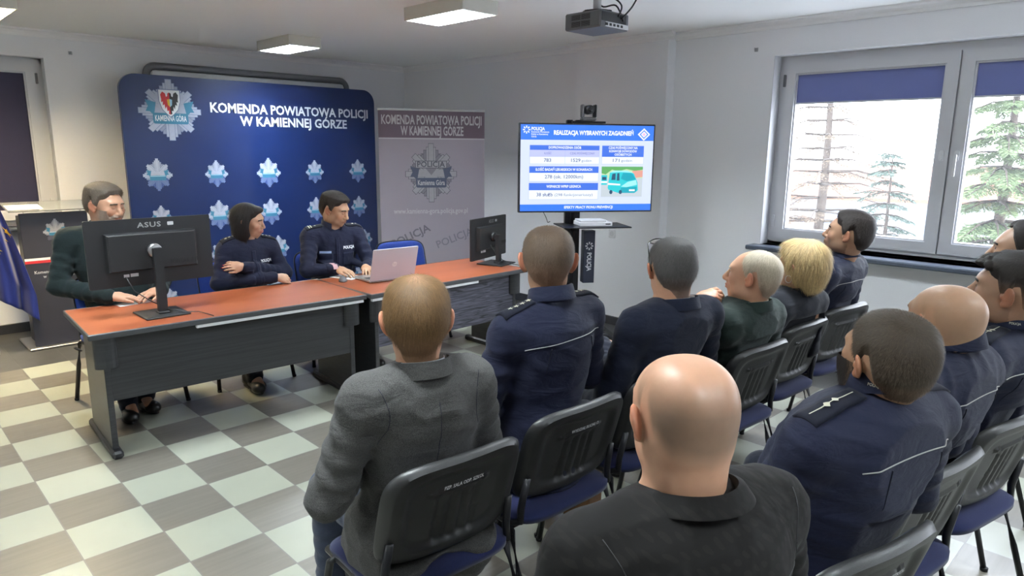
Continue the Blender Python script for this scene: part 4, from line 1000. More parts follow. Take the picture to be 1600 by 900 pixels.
def laptop():
    a = np.array([2.084, .182]); b_ = np.array([2.443, .153]); u = b_-a; W = float(np.linalg.norm(u)); ang = math.atan2(u[1], u[0])
    r = empty('laptop', (a[0], a[1], DZ), ang, label='open silver laptop seen from behind its lid on the right-hand desk', cat='laptop')
    mb = MB(); mb.box((0, .0, .003), (W, .235, .018), bev=.003); mb.build('base', M['alu'], r)
    mb = MB(); mb.box((.02, .03, .0185), (W-.02, .13, .0195)); mb.build('keyboard', M['black'], r)
    mb = MB(); mb.tube([(.01, .002, .014), (W-.01, .002, .014)], .006, 8); mb.build('hinge', M['dark_plastic'], r)
    L = .238; t = math.radians(16)
    fr = lambda x, v, w: (x, -v*math.sin(t)+w*math.cos(t), .014+v*math.cos(t)+w*math.sin(t))
    mb = MB(); mb.prism(rrect(0, 0, W, L, .006, 3), -.004, .003, fr); ld = mb.build('lid', plain('silver_lid', rgb(.52, .50, .56), .4, metal=.15, vary=.02), r)
    mb = MB(); mb.prism(rect(.008, .012, W-.008, L-.008), .0031, .0036, fr); mb.build('display', emit('laptop_screen', rgb(.5, .6, .8), .8), ld)
    fl = lambda x, v, w: fr(x, v, -.0042-w)
    mb = MB(); c = (W*.5, L*.49); n = 24
    flat_poly(mb, [(c[0]+.019*math.cos(k*2*PI/n), c[1]+.019*math.sin(k*2*PI/n)) for k in range(n)], fl, .0004, 0)
    V, F = text_mesh('hp', .030, .01); mb.add([fl(c[0]+p[0], c[1]+p[1]+.001, .0012) for p in V], F, 1); mb.build('logo', [M['white_plastic'], M['alu']], ld)
    p = empty('paper_sheet', (.60, .545, DZ+.001), .15, label='white sheet under the folded hands of the bearded man at the desk', cat='paper')
    mb = MB(); mb.box((0, 0, 0), (.21, .09, .0015)); mb.build('sheet', M['paper'], p)
    p = empty('paper_sheet', (2.055, .375, DZ+.0015), .3, label='white sheet propped beside the laptop keyboard', cat='paper')
    mb = MB(); mb.box((0, 0, 0), (.15, .21, .002)); mb.build('sheet', M['paper'], p)
laptop()
def mouse():
    r = empty('computer_mouse', (1.985, .375, DZ), -.5, label='black computer mouse near the gap between the two desks', cat='mouse')
    vs = []; fs = []; nu, nv = 14, 8
    for j in range(nv+1):
        for i in range(nu):
            th = 2*PI*i/nu; ph = j/nv*PI/2; rr = math.cos(ph)
            vs.append((.030*math.cos(th)*rr, .052*math.sin(th)*rr, .001+.036*math.sin(ph)*(1+.12*math.sin(th))))
    for j in range(nv):
        for i in range(nu): fs.append((j*nu+i, j*nu+(i+1) % nu, (j+1)*nu+(i+1) % nu, (j+1)*nu+i))
    fs.append(tuple(range(nu))); MB().add(vs, fs).build('body', M['mid_plastic'], r, smooth=True)
    mb = MB(); mb.lathe([(.0, -.003), (.007, -.003), (.007, .003), (0, .003)], (0, .025, .032), 12, axis='x'); mb.build('scroll_wheel', M['black'], r)
mouse()
# ------------------------------------------------------------------ projector
def projector():
    r = empty('projector', (2.86, -1.15, HC), 0., label='dark grey video projector hanging from the ceiling', cat='projector')
    zb = 2.325-HC; s = .135
    mb = MB(); mb.box((-s, -s, zb), (s, s, zb+.095), bev=.008); mb.build('casing', M['mid_plastic'], r)
    mb = MB()
    for j in range(2):
        for i in range(2):
            for k in range(6): mb.box((-s-.002, -.06+i*.075, zb+.015+j*.037+k*.005), (-s, .005+i*.075, zb+.0175+j*.037+k*.005))
    mb.build('vent', M['dark_plastic'], r)
    mb = MB(); mb.box((-s+.01, -s-.004, zb+.035), (s-.03, -s, zb+.085), bev=.002)
    for k in range(5): mb.box((-.09+k*.035, -s-.006, zb+.012), (-.07+k*.035, -s-.002, zb+.026))
    mb.build('socket_panel', M['dark_plastic'], r)
    mb = MB(); mb.box((-s+.045, -s-.0045, zb+.006), (s-.01, -s-.0005, zb+.032)); mb.build('light_strip', M['lgrey'], r)
    mb = MB(); mb.lathe([(.0, 0), (.03, 0), (.038, .012), (.036, .02)], (s-.07, s+.012, zb+.045), 20, axis='y'); mb.build('lens', M['frame_black'], r, smooth=True)
    mb = MB(); mb.lathe([(.085, zb+.097), (.09, zb+.105), (.085, zb+.113), (.03, zb+.118)], (0, 0, 0), 24); mb.box((-.10, -.012, zb+.10), (.10, .012, zb+.110)); mb.box((-.012, -.10, zb+.10), (.012, .10, zb+.110)); mb.build('mount', M['dark_plastic'], r)
    mb = MB(); mb.tube([(0, 0, zb+.11), (0, 0, -.002)], .024, 14); mb.build('pole', M['lgrey'], r, smooth=True)
    for q in ([(.02, -.02, -.02), (.03, -.05, -.06), (.05, -.12, -.11), (.04, -.15, -.15), (.02, -.142, zb+.07)], [(.03, 0, -.03), (.10, -.08, -.02), (.16, -.16, -.06), (.12, -.17, -.13), (.05, -.142, zb+.06)], [(.0, .03, -.02), (.04, .0, -.12), (.05, -.1, zb+.14), (.07, -.142, zb+.05)]):
        mb = MB(); P = [Vector(p) for p in q]; pts = []
        for i in range(len(P)-1):
            p0, p1, p2, p3 = P[max(i-1, 0)], P[i], P[i+1], P[min(i+2, len(P)-1)]
            for k in range(6):
                t = k/6; pts.append(.5*((2*p1)+(-p0+p2)*t+(2*p0-5*p1+4*p2-p3)*t*t+(-p0+3*p1-3*p2+p3)*t**3))
        pts.append(P[-1]); mb.tube(pts, .005, 7); mb.build('cable', M['black'], r, smooth=True)
projector()
# ------------------------------------------------------------------ small things
def box_thing():
    r = empty('wooden_cabinet', (1.555, -2.215, 0), math.radians(6), label='narrow varnished wooden case standing between the front-row chairs', cat='cabinet')
    mb = MB(); mb.box((-.055, -.06, 0), (.055, .06, .375), bev=.004); mb.build('carcass', M['box_wood'], r)
    mb = MB(); mb.box((-.045, -.0635, .02), (.045, -.0598, .36), bev=.0015); mb.build('door', M['box_wood'], r)
    mb = MB(); mb.lathe([(.004, 0), (.008, .008), (.006, .014)], (.035, -.0635-.014, .25), 10, axis='y'); mb.build('knob', M['alu'], r)
box_thing()
def wall_hook(x, y, z, n, label):
    r = empty('wall_bracket', (x, y, z), label=label, cat='bracket')
    mb = MB()
    if n == 'y': mb.box((-.014, -.004, -.014), (.014, 0, .014), bev=.001); mb.tube([(0, -.004, 0), (0, -.028, -.004), (0, -.030, .012)], .004, 8)
    else: mb.box((-.004, -.014, -.014), (0, .014, .014), bev=.001); mb.tube([(-.004, 0, 0), (-.028, 0, -.004), (-.030, 0, .012)], .004, 8)
    mb.build('hook', M['steel'], r)
wall_hook(1.137, YB, 2.424, 'y', 'tiny metal hook high on the wall left of the navy backdrop')
wall_hook(XW, -1.227, 2.396, 'x', 'tiny metal hook high on the wall left of the window')
r = empty('wall_socket', (XW-.105, .007, .866), label='white double wall socket on the pillar beside the television stand', cat='socket')
mb = MB(); mb.box((-.010, -.04, -.04), (0, .04, .04), bev=.006); mb.build('plate', M['white_plastic'], r)
mb = MB(); mb.lathe([(.0, -.011), (.022, -.011), (.024, -.0105)], (0, 0, 0), 18, axis='x'); mb.build('socket_face', M['lgrey'], r)
# ------------------------------------------------------------------ smooth implicit surfaces -> one continuous mesh
def rotm(az=0., pitch=0., roll=0.):
    """az: clockwise from +Y seen from above; pitch: up positive; roll: to the right positive (degrees)"""
    a, p, r = map(math.radians, (az, pitch, roll))
    Rz = np.array([[math.cos(a), math.sin(a), 0], [-math.sin(a), math.cos(a), 0], [0, 0, 1]])
    Rx = np.array([[1, 0, 0], [0, math.cos(p), -math.sin(p)], [0, math.sin(p), math.cos(p)]])
    Ry = np.array([[math.cos(r), 0, math.sin(r)], [0, 1, 0], [-math.sin(r), 0, math.cos(r)]])
    return Rz@Rx@Ry
def ell(c, r, k=.02, op='u', R=None): return ['e', np.array(c, float), np.array(r, float)*(1 if np.ndim(r) else np.ones(3)), k, op, np.eye(3) if R is None else R]
def cap(a, b_, ra, rb, k=.02, op='u', fold=0.): return ['c', np.array(a, float), np.array(b_, float), ra, rb, k, op, fold]
def xform(prims, R, t, s=1.):
    o = []
    for p in prims:
        if p[0] == 'e': o.append(['e', R@(p[1]*s)+t, p[2]*s, p[3]*s, p[4], R@p[5]])
        else: o.append(['c', R@(p[1]*s)+t, R@(p[2]*s)+t, p[3]*s, p[4]*s, p[5]*s, p[6], p[7]])
    return o
def inflate(prims, e):
    o = []
    for p in prims:
        if p[0] == 'e': o.append(['e', p[1], p[2]+e, p[3], p[4], p[5]])
        else: o.append(['c', p[1], p[2], p[3]+e, p[4]+e, p[5], p[6], p[7]])
    return o
class Grid:
    def __init__(s, lo, hi, h):
        s.lo = np.array(lo, np.float32); s.h = h; s.n = (np.ceil((np.array(hi)-s.lo)/h).astype(int)+1)
        s.ax = [(s.lo[i]+h*np.arange(s.n[i])).astype(np.float32) for i in range(3)]
        s.d = np.full(tuple(s.n), .3, np.float32)
    def pts(s, sl): return s.ax[0][sl[0]][:, None, None], s.ax[1][sl[1]][None, :, None], s.ax[2][sl[2]][None, None, :]
    def sl(s, lo, hi):
        i0 = np.clip(np.floor((np.array(lo)-s.lo)/s.h).astype(int), 0, s.n); i1 = np.clip(np.ceil((np.array(hi)-s.lo)/s.h).astype(int)+1, 0, s.n)
        return tuple(slice(int(a), int(b_)) for a, b_ in zip(i0, i1))
    def add(s, prims):
        for p in prims:
            if p[0] == 'e':
                c, r, k, op, R = p[1:6]; m = k+4*s.h; e = np.abs(R)@r+m; sl = s.sl(c-e, c+e)
                X, Y, Z = s.pts(sl); X = X-c[0]; Y = Y-c[1]; Z = Z-c[2]
                if not np.allclose(R, np.eye(3)):
                    q = [R[0, i]*X+R[1, i]*Y+R[2, i]*Z for i in range(3)]
                else: q = [X, Y, Z]
                k0 = (q[0]/r[0])**2+(q[1]/r[1])**2+(q[2]/r[2])**2; k1 = np.sqrt((q[0]/r[0]**2)**2+(q[1]/r[1]**2)**2+(q[2]/r[2]**2)**2)
                k0 = np.sqrt(k0); v = np.where(k1 > 1e-6, k0*(k0-1)/np.maximum(k1, 1e-6), -min(r))
            else:
                a, b_, ra, rb, k, op, fold = p[1:8]; m = max(ra, rb)+k+4*s.h; sl = s.sl(np.minimum(a, b_)-m, np.maximum(a, b_)+m)
                X, Y, Z = s.pts(sl); ba = b_-a; L2 = max(float(ba@ba), 1e-9)
                t = np.clip(((X-a[0])*ba[0]+(Y-a[1])*ba[1]+(Z-a[2])*ba[2])/L2, 0, 1)
                d2 = (X-a[0]-t*ba[0])**2+(Y-a[1]-t*ba[1])**2+(Z-a[2]-t*ba[2])**2
                v = np.sqrt(d2)-(ra+(rb-ra)*t)
                if fold: v = v-fold*np.sin(t*math.sqrt(L2)/.030*PI+(X+Y)*25)*np.minimum(1, 4*t*(1.15-t))
            d = s.d[sl]
            if d.size == 0: continue
            v = v.astype(np.float32)
            if op == 'u':
                hh = np.maximum(k-np.abs(d-v), 0)/max(k, 1e-6); s.d[sl] = np.minimum(d, v)-hh*hh*k*.25
            else:
                v = -v; hh = np.maximum(k-np.abs(d-v), 0)/max(k, 1e-6); s.d[sl] = np.maximum(d, v)+hh*hh*k*.25
        return s
    def folds(s, amp, seed=0, wl=.075, lo=None, hi=None):
        """broad cloth folds: domain-warped ridges"""
        rg = np.random.default_rng(seed); X, Y, Z = s.pts((slice(None),)*3); f = 0
        for i in range(4):
            d = rg.normal(size=3); d[2] *= 1.6; d /= np.linalg.norm(d); k = 2*PI/(wl*rg.uniform(.8, 1.9)); w = rg.uniform(0, 6, 3)
            f = f+np.sin(k*(d[0]*X+d[1]*Y+d[2]*Z)+1.7*np.sin(9*X+w[0])*np.cos(8*Z+w[1])+1.3*np.sin(10*Y+w[2]))
        near = np.abs(s.d) < .04
        s.d = np.where(near, s.d-amp*(1-np.abs(np.clip(f/2.2, -1, 1)))**1.5+amp*.35, s.d).astype(np.float32); return s
    def mesh(s, relax=1):
        d = s.d; d[0], d[-1], d[:, 0], d[:, -1], d[:, :, 0], d[:, :, -1] = .1, .1, .1, .1, .1, .1
        ins = d < 0; nx, ny, nz = d.shape
        cnt = np.zeros((nx-1, ny-1, nz-1), np.uint8)
        for i in (0, 1):
            for j in (0, 1):
                for k in (0, 1): cnt += ins[i:nx-1+i, j:ny-1+j, k:nz-1+k]
        ci = np.nonzero((cnt > 0) & (cnt < 8)); N = len(ci[0])
        idx = np.full(cnt.shape, -1, np.int32); idx[ci] = np.arange(N)
        c = {}
        for i in (0, 1):
            for j in (0, 1):
                for k in (0, 1): c[(i, j, k)] = d[ci[0]+i, ci[1]+j, ci[2]+k]
        P = np.zeros((N, 3)); W = np.zeros(N)
        cor = [(i, j, k) for i in (0, 1) for j in (0, 1) for k in (0, 1)]
        for a in cor:
            for ax in range(3):
                if a[ax] == 0:
                    b_ = list(a); b_[ax] = 1; b_ = tuple(b_); va, vb = c[a], c[b_]; m = (va < 0) != (vb < 0)
                    t = np.where(m, va/np.where(m, va-vb, 1), 0)
                    for q in range(3): P[:, q] += np.where(m, a[q]+(t if q == ax else 0), 0)
                    W += m
        P /= W[:, None]; V = (np.stack(ci, 1)+P)*s.h+s.lo
        F = []
        for ax in range(3):
            a1, a2 = (ax+1) % 3, (ax+2) % 3
            sA = [slice(None)]*3; sB = [slice(None)]*3
            for q in (a1, a2): sA[q] = slice(1, -1); sB[q] = slice(1, -1)
            sA[ax] = slice(0, -1); sB[ax] = slice(1, None)
            A = ins[tuple(sA)]; B = ins[tuple(sB)]; e = np.nonzero(A != B)
            base = [e[0].copy(), e[1].copy(), e[2].copy()]; base[a1] = base[a1]+1; base[a2] = base[a2]+1
            def cell(o1, o2):
                q = [b_.copy() for b_ in base]; q[a1] = q[a1]-o1; q[a2] = q[a2]-o2; return idx[q[0], q[1], q[2]]
            f = np.stack([cell(1, 1), cell(0, 1), cell(0, 0), cell(1, 0)], 1); flip = ~A[e]
            f[flip] = f[flip][:, ::-1]; F.append(f)
        F = np.concatenate(F)
        for _ in range(relax):
            S = np.zeros_like(V); Cn = np.zeros(N)
            for q in range(3):
                acc = np.zeros(N)
                for i in range(4): acc += np.bincount(F[:, i], V[F[:, (i+1) % 4], q]+V[F[:, (i+3) % 4], q], N)
                S[:, q] = acc
            for i in range(4): Cn += np.bincount(F[:, i], None, N)*2
            V = V*.4+.6*S/np.maximum(Cn, 1)[:, None]
        return V, F

# ------------------------------------------------------------------ head, hair, hands
def head_prims(o):
    """skin primitives in the head frame (x right, y forward, z up; origin mid-head)"""
    jw = o.get('jaw', 1.); ch = o.get('cheek', 1.); P = []
    bz = o.get('bald_top', 0.)
    P += [ell((0, -.016, .024), (.0770, .095, .083+bz), .02), ell((.024, -.026, .038), (.052, .080, .062), .02), ell((-.024, -.026, .038), (.052, .080, .062), .02), ell((0, .025, .010), (.068, .068, .072), .03), ell((0, -.045, -.010), (.069, .058, .066), .03)]
    P += [ell((0, .030, -.050), (.056*jw, .056, .062), .03), ell((0, .058, -.088), (.033*jw, .030, .022), .025)]
    for sx in (-1, 1):
        P += [ell((sx*.040, .062, -.022), (.026*ch, .024, .028), .02), ell((sx*.050*jw, .018, -.068), (.016*jw, .038, .026), .028)]
    P += [ell((0, .078, .026), (.052, .016, .012), .02)]
    for sx in (-1, 1): P += [ell((sx*.031, .104, .004), (.017, .016, .013), .012, 's')]
    n = o.get('nose', 1.)
    P += [cap((0, .088, .012), (0, .110*1+.004*(n-1)*10*.1, -.030), .0085, .0125*n, .010), ell((0, .106, -.034), (.013*n, .014, .010), .006)]
    for sx in (-1, 1): P += [ell((sx*.012*n, .097, -.037), (.0075, .010, .0075), .006)]
    P += [ell((0, .084, -.060), (.026, .016, .020), .016), ell((0, .100, -.0590), (.021, .0075, .0050), .005), ell((0, .0985, -.0690), (.018, .008, .0058), .005), cap((-.021, .103, -.0640), (.021, .103, -.0640), .0022, .0022, .003, 's')]
    for sx in (-1, 1):    # eyelids
        if o.get('eyes', 'shut') == 'shut': P += [ell((sx*.031, .079, .003), (.0145, .0125, .0105), .004)]
        else: P += [ell((sx*.031, .0785, .009), (.0150, .0125, .0070), .003), ell((sx*.031, .0785, -.0045), (.0140, .0115, .0050), .003)]
    return P
def ear_prims(o):
    P = []; e = o.get('ear', 1.)
    for sx in (-1, 1):
        R = rotm(-sx*36, 8, sx*12)
        P += [ell((sx*.089, -.011, -.004), (.0078, .0190*e, .033*e), .005, 'u', R), ell((sx*.0972, -.006, .000), (.0050, .0120*e, .021*e), .003, 's', R), ell((sx*.081, -.002, -.029*e), (.0080, .011, .012), .006), ell((sx*.080, .008, -.010), (.005, .006, .009), .004)]
    return P
HAIRLINES = {   # (angle from the face in degrees, z of the hairline)
 'short': [(0, .078), (25, .074), (42, .052), (62, .040), (72, .000), (86, -.012), (92, .030), (104, .034), (118, -.028), (140, -.062), (180, -.074)],
 'receding': [(0, .088), (22, .098), (44, .082), (60, .046), (74, .004), (86, -.016), (92, .030), (104, .034), (118, -.030), (140, -.068), (180, -.080)],
 'stubble': [(0, .120), (40, .118), (58, .082), (72, .03), (86, -.012), (92, .030), (104, .034), (118, -.032), (140, -.066), (180, -.078)],
 'lowneck': [(0, .080), (25, .076), (42, .056), (62, .042), (72, .000), (86, -.020), (92, .028), (104, .030), (118, -.040), (140, -.080), (180, -.092)]}
def hair_field(P, style, tmax, fade, top=0., side=1.):
    """thickness of hair above the scalp; negative where bare"""
    x, y, z = P[..., 0], P[..., 1], P[..., 2]
    ang = np.degrees(np.arctan2(np.abs(x), y+.010)); H_ = HAIRLINES[style]
    zl = np.interp(ang, [a for a, _ in H_], [b_ for _, b_ in H_])
    t = (z-zl)/fade; t = np.clip(t, -1, 1.); th = np.where(t > 0, tmax*(t*t*(3-2*t))*side+.0006, .006*t)
    return th+np.where(t > 0, top*np.clip((z-.04)/.06, 0, 1)**1.5, 0)
def strands(V, F, mask, N, length, width, col, crown=(0, -.055, .10), lift=.25, down=.5, jit=.3, var=.35, rg=None, wave=0., fwd=0., segs=2):
    rg = rg or np.random.default_rng(1)
    fm = mask[F].all(1); F = F[fm]
    if len(F) == 0: return None
    a, b_, c = V[F[:, 0]], V[F[:, 1]], V[F[:, 2]]; ar = np.linalg.norm(np.cross(b_-a, c-a), axis=1); pr = ar/ar.sum()
    i = rg.choice(len(F), N, p=pr); u = rg.uniform(0, 1, (N, 1)); v = rg.uniform(0, 1, (N, 1))
    P = V[F[i, 0]]*(1-u)*(1-v)+V[F[i, 1]]*u*(1-v)+V[F[i, 2]]*u*v+V[F[i, 3]]*(1-u)*v
    n = np.cross(b_[i]-a[i], c[i]-a[i]); n /= np.linalg.norm(n, axis=1)[:, None]+1e-9
    fl = P-np.array(crown); fl = fl+np.array([0, fwd, -down*.1])
    fl -= n*(fl*n).sum(1)[:, None]; fl /= np.linalg.norm(fl, axis=1)[:, None]+1e-9
    d = fl+n*lift+rg.normal(size=(N, 3))*jit; d /= np.linalg.norm(d, axis=1)[:, None]
    side = np.cross(d, n); side /= np.linalg.norm(side, axis=1)[:, None]+1e-9
    L = length*rg.uniform(.6, 1.2, (N, 1)); w = width*rg.uniform(.7, 1.2, (N, 1))
    vs = [P-side*w/2, P+side*w/2]; cur = P
    for k in range(1, segs+1):
        t = k/segs; dd = d*(1-t*.5)+fl*(t*.5)+np.array([0, 0, -1])*down*t*.35; dd /= np.linalg.norm(dd, axis=1)[:, None]
        cur = cur+dd*L/segs; ww = w*(1-t*.8)
        vs += [cur-side*ww/2, cur+side*ww/2]
    m = len(vs); VV = np.stack(vs, 1).reshape(-1, 3)
    FF = [];
    for k in range(segs):
        q = np.arange(N)*m+2*k; FF.append(np.stack([q, q+1, q+3, q+2], 1))
    cc = np.array(col)[None, :]*(1+var*rg.uniform(-1, 1, (N, 1))); CC = np.repeat(cc[:, None, :], m, 1).reshape(-1, 3)
    return VV, np.concatenate(FF), np.clip(CC, 0, 1)
def hand_prims(w, d, n, side=1, curl=(.3, .3, .3, .3), thumb=(.5, .6), s=1., spread=.06):
    """w wrist, d towards the fingers, n out of the back of the hand; side=+1 puts the thumb on cross(d, n)"""
    w = np.array(w, float); d = np.array(d, float); d /= np.linalg.norm(d); n = np.array(n, float); n -= d*(n@d); n /= np.linalg.norm(n)
    l = np.cross(d, n)*side; R = np.stack([l, d, n], 1); P = []
    P += [ell(w+d*.045*s, (.041*s, .050*s, .0155*s), .012, 'u', R), cap(w-d*.02*s, w+d*.03*s, .026*s, .028*s, .02)]
    P += [ell(w+d*.035*s+l*.026*s-n*.008*s, (.018*s, .032*s, .016*s), .01, 'u', R)]
    offs = (.0300, .0100, -.0100, -.0290); lens = (.070, .078, .072, .056)
    tips = []
    for i in range(4):
        c = curl[i]; p = w+d*(.082-.006*abs(i-1.2))*s+l*offs[i]*s; di = d+l*spread*(1.2-i); di /= np.linalg.norm(di)
        seg = (.46, .30, .24); r = (.0092, .0084, .0078, .0068)
        for j in range(3):
            a = c*(.9, 1.1, .7)[j]; dn = di*math.cos(a)-n*math.sin(a); nn = n*math.cos(a)+di*math.sin(a)
            di_, n_ = dn/np.linalg.norm(dn), nn/np.linalg.norm(nn); q = p+di_*lens[i]*seg[j]*s
            P.append(cap(p, q, r[j]*s, r[j+1]*s, .004)); p = q; di = di_; n_keep = n; n = n_
        tips.append((p, di, n)); n = R[:, 2]
    p0 = w+d*.022*s+l*.026*s; t1 = d*thumb[0]+l*thumb[1]-n*.25; t1 /= np.linalg.norm(t1); p1 = p0+t1*.036*s; t2 = d*(thumb[0]+.5)+l*thumb[1]*.35-n*.25; t2 /= np.linalg.norm(t2); p2 = p1+t2*.030*s; p3 = p2+t2*.022*s
    P += [cap(p0, p1, .0150*s, .0115*s, .010), cap(p1, p2, .0108*s, .0095*s, .004), cap(p2, p3, .0095*s, .0080*s, .004)]
    return P, tips

# ------------------------------------------------------------------ a seated person
SKIN = {'fair': (.50, .30, .20), 'pink': (.50, .275, .175), 'tan': (.36, .205, .13), 'warm': (.44, .255, .155)}
def bvh_of(V, F): return BVHTree.FromPolygons(V.tolist(), F.tolist())
def stick(bvh, pts, dirv, off, back=.4):
    """drop points along dirv onto the cloth; returns positions lifted by off"""
    o = []; d = Vector(dirv).normalized()
    for p in pts:
        h = bvh.ray_cast(Vector(p)-d*back, d, back*2.2)
        if h[0] is None: o.append(None)
        else:
            n = h[1]
            if n.dot(d) > 0: n = -n
            o.append(h[0]+n*off)
    return o
def decal(mb, bvh, V2, F, org, u, v, dirv, off=.0025, mi=None, back=.4):
    org = np.array(org, float); u = np.array(u, float); v = np.array(v, float)
    P = stick(bvh, [org+u*a+v*b_ for a, b_ in V2], dirv, off, back)
    ok = [f for f in F if all(P[i] is not None for i in f)]
    mb.add([p if p is not None else Vector(org) for p in P], ok, mi)
def thick_patch(mb, bvh, org, u, v, w, h, dirv, nu=10, nv=6, off=.003, th=.004, taper=1., mi=None, back=.4):
    org = np.array(org, float); u = np.array(u, float); v = np.array(v, float); pts = []
    for j in range(nv+1):
        for i in range(nu+1):
            a = -w/2+w*i/nu; k = 1+(taper-1)*(i/nu); b_ = (-h/2+h*j/nv)*k; pts.append(org+u*a+v*b_)
    T = stick(bvh, pts, dirv, off+th, back); B = stick(bvh, pts, dirv, off*.2, back)
    if any(p is None for p in T): return
    n = len(pts); W_ = nu+1; fs = []
    for j in range(nv):
        for i in range(nu):
            a = j*W_+i; fs.append((a, a+1, a+1+W_, a+W_))
    rim = [(i, i+1) for i in range(nu)]+[(nu+j*W_, nu+(j+1)*W_) for j in range(nv)]+[(nv*W_+i+1, nv*W_+i) for i in range(nu)][::-1]+[((j+1)*W_, j*W_) for j in range(nv)][::-1]
    fs += [(a, b_, n+b_, n+a) for a, b_ in rim]
    mb.add(T+B, fs, mi)
def collar_mesh(name, c, axis, fwd, mat, parent, r0=(.060, .066), hgt=.038, flare=.014, drop=.034, gap=24, point=.022, th=.0035, n=44):
    """turned-down shirt collar round the neck: c centre of the neck base, axis up the neck"""
    c = np.array(c, float)+np.array([0, 0, .008]); ax = np.array(axis, float); ax /= np.linalg.norm(ax); f = np.array(fwd, float); f -= ax*(f@ax); f /= np.linalg.norm(f); rt = np.cross(f, ax)
    vs = []; fs = []
    for i in range(n+1):
        th_ = math.radians(gap+(360-2*gap)*i/n); fr = (1+math.cos(th_))/2      # 1 at the front
        e = max(0, 1-min(i, n-i)/6.)
        prof = [(0, -.012), (.001, hgt), (.004, hgt+.004), (flare*.5, hgt), (flare, hgt-drop-point*e*1.0), (flare-th, hgt-drop-point*e+.001), (flare*.45, hgt-.008), (th*.9, hgt-.012), (th*.9, -.012)]
        for dr, z in prof:
            rx, ry = r0[0]+dr, r0[1]+dr; z2 = z-.022*fr*fr-.004
            if dr > flare*.8: rx += .004*e; ry += .004*e
            vs.append(c+rt*math.sin(th_)*rx+f*math.cos(th_)*ry+ax*z2)
    m = 9
    for i in range(n):
        for k in range(m): fs.append((i*m+k, i*m+(k+1) % m, (i+1)*m+(k+1) % m, (i+1)*m+k))
    fs.append(tuple(range(m))); fs.append(tuple(n*m+k for k in range(m))[::-1])
    o = MB().add(vs, fs).build(name, mat, parent, smooth=True); shade_auto(o.data, 60); return o

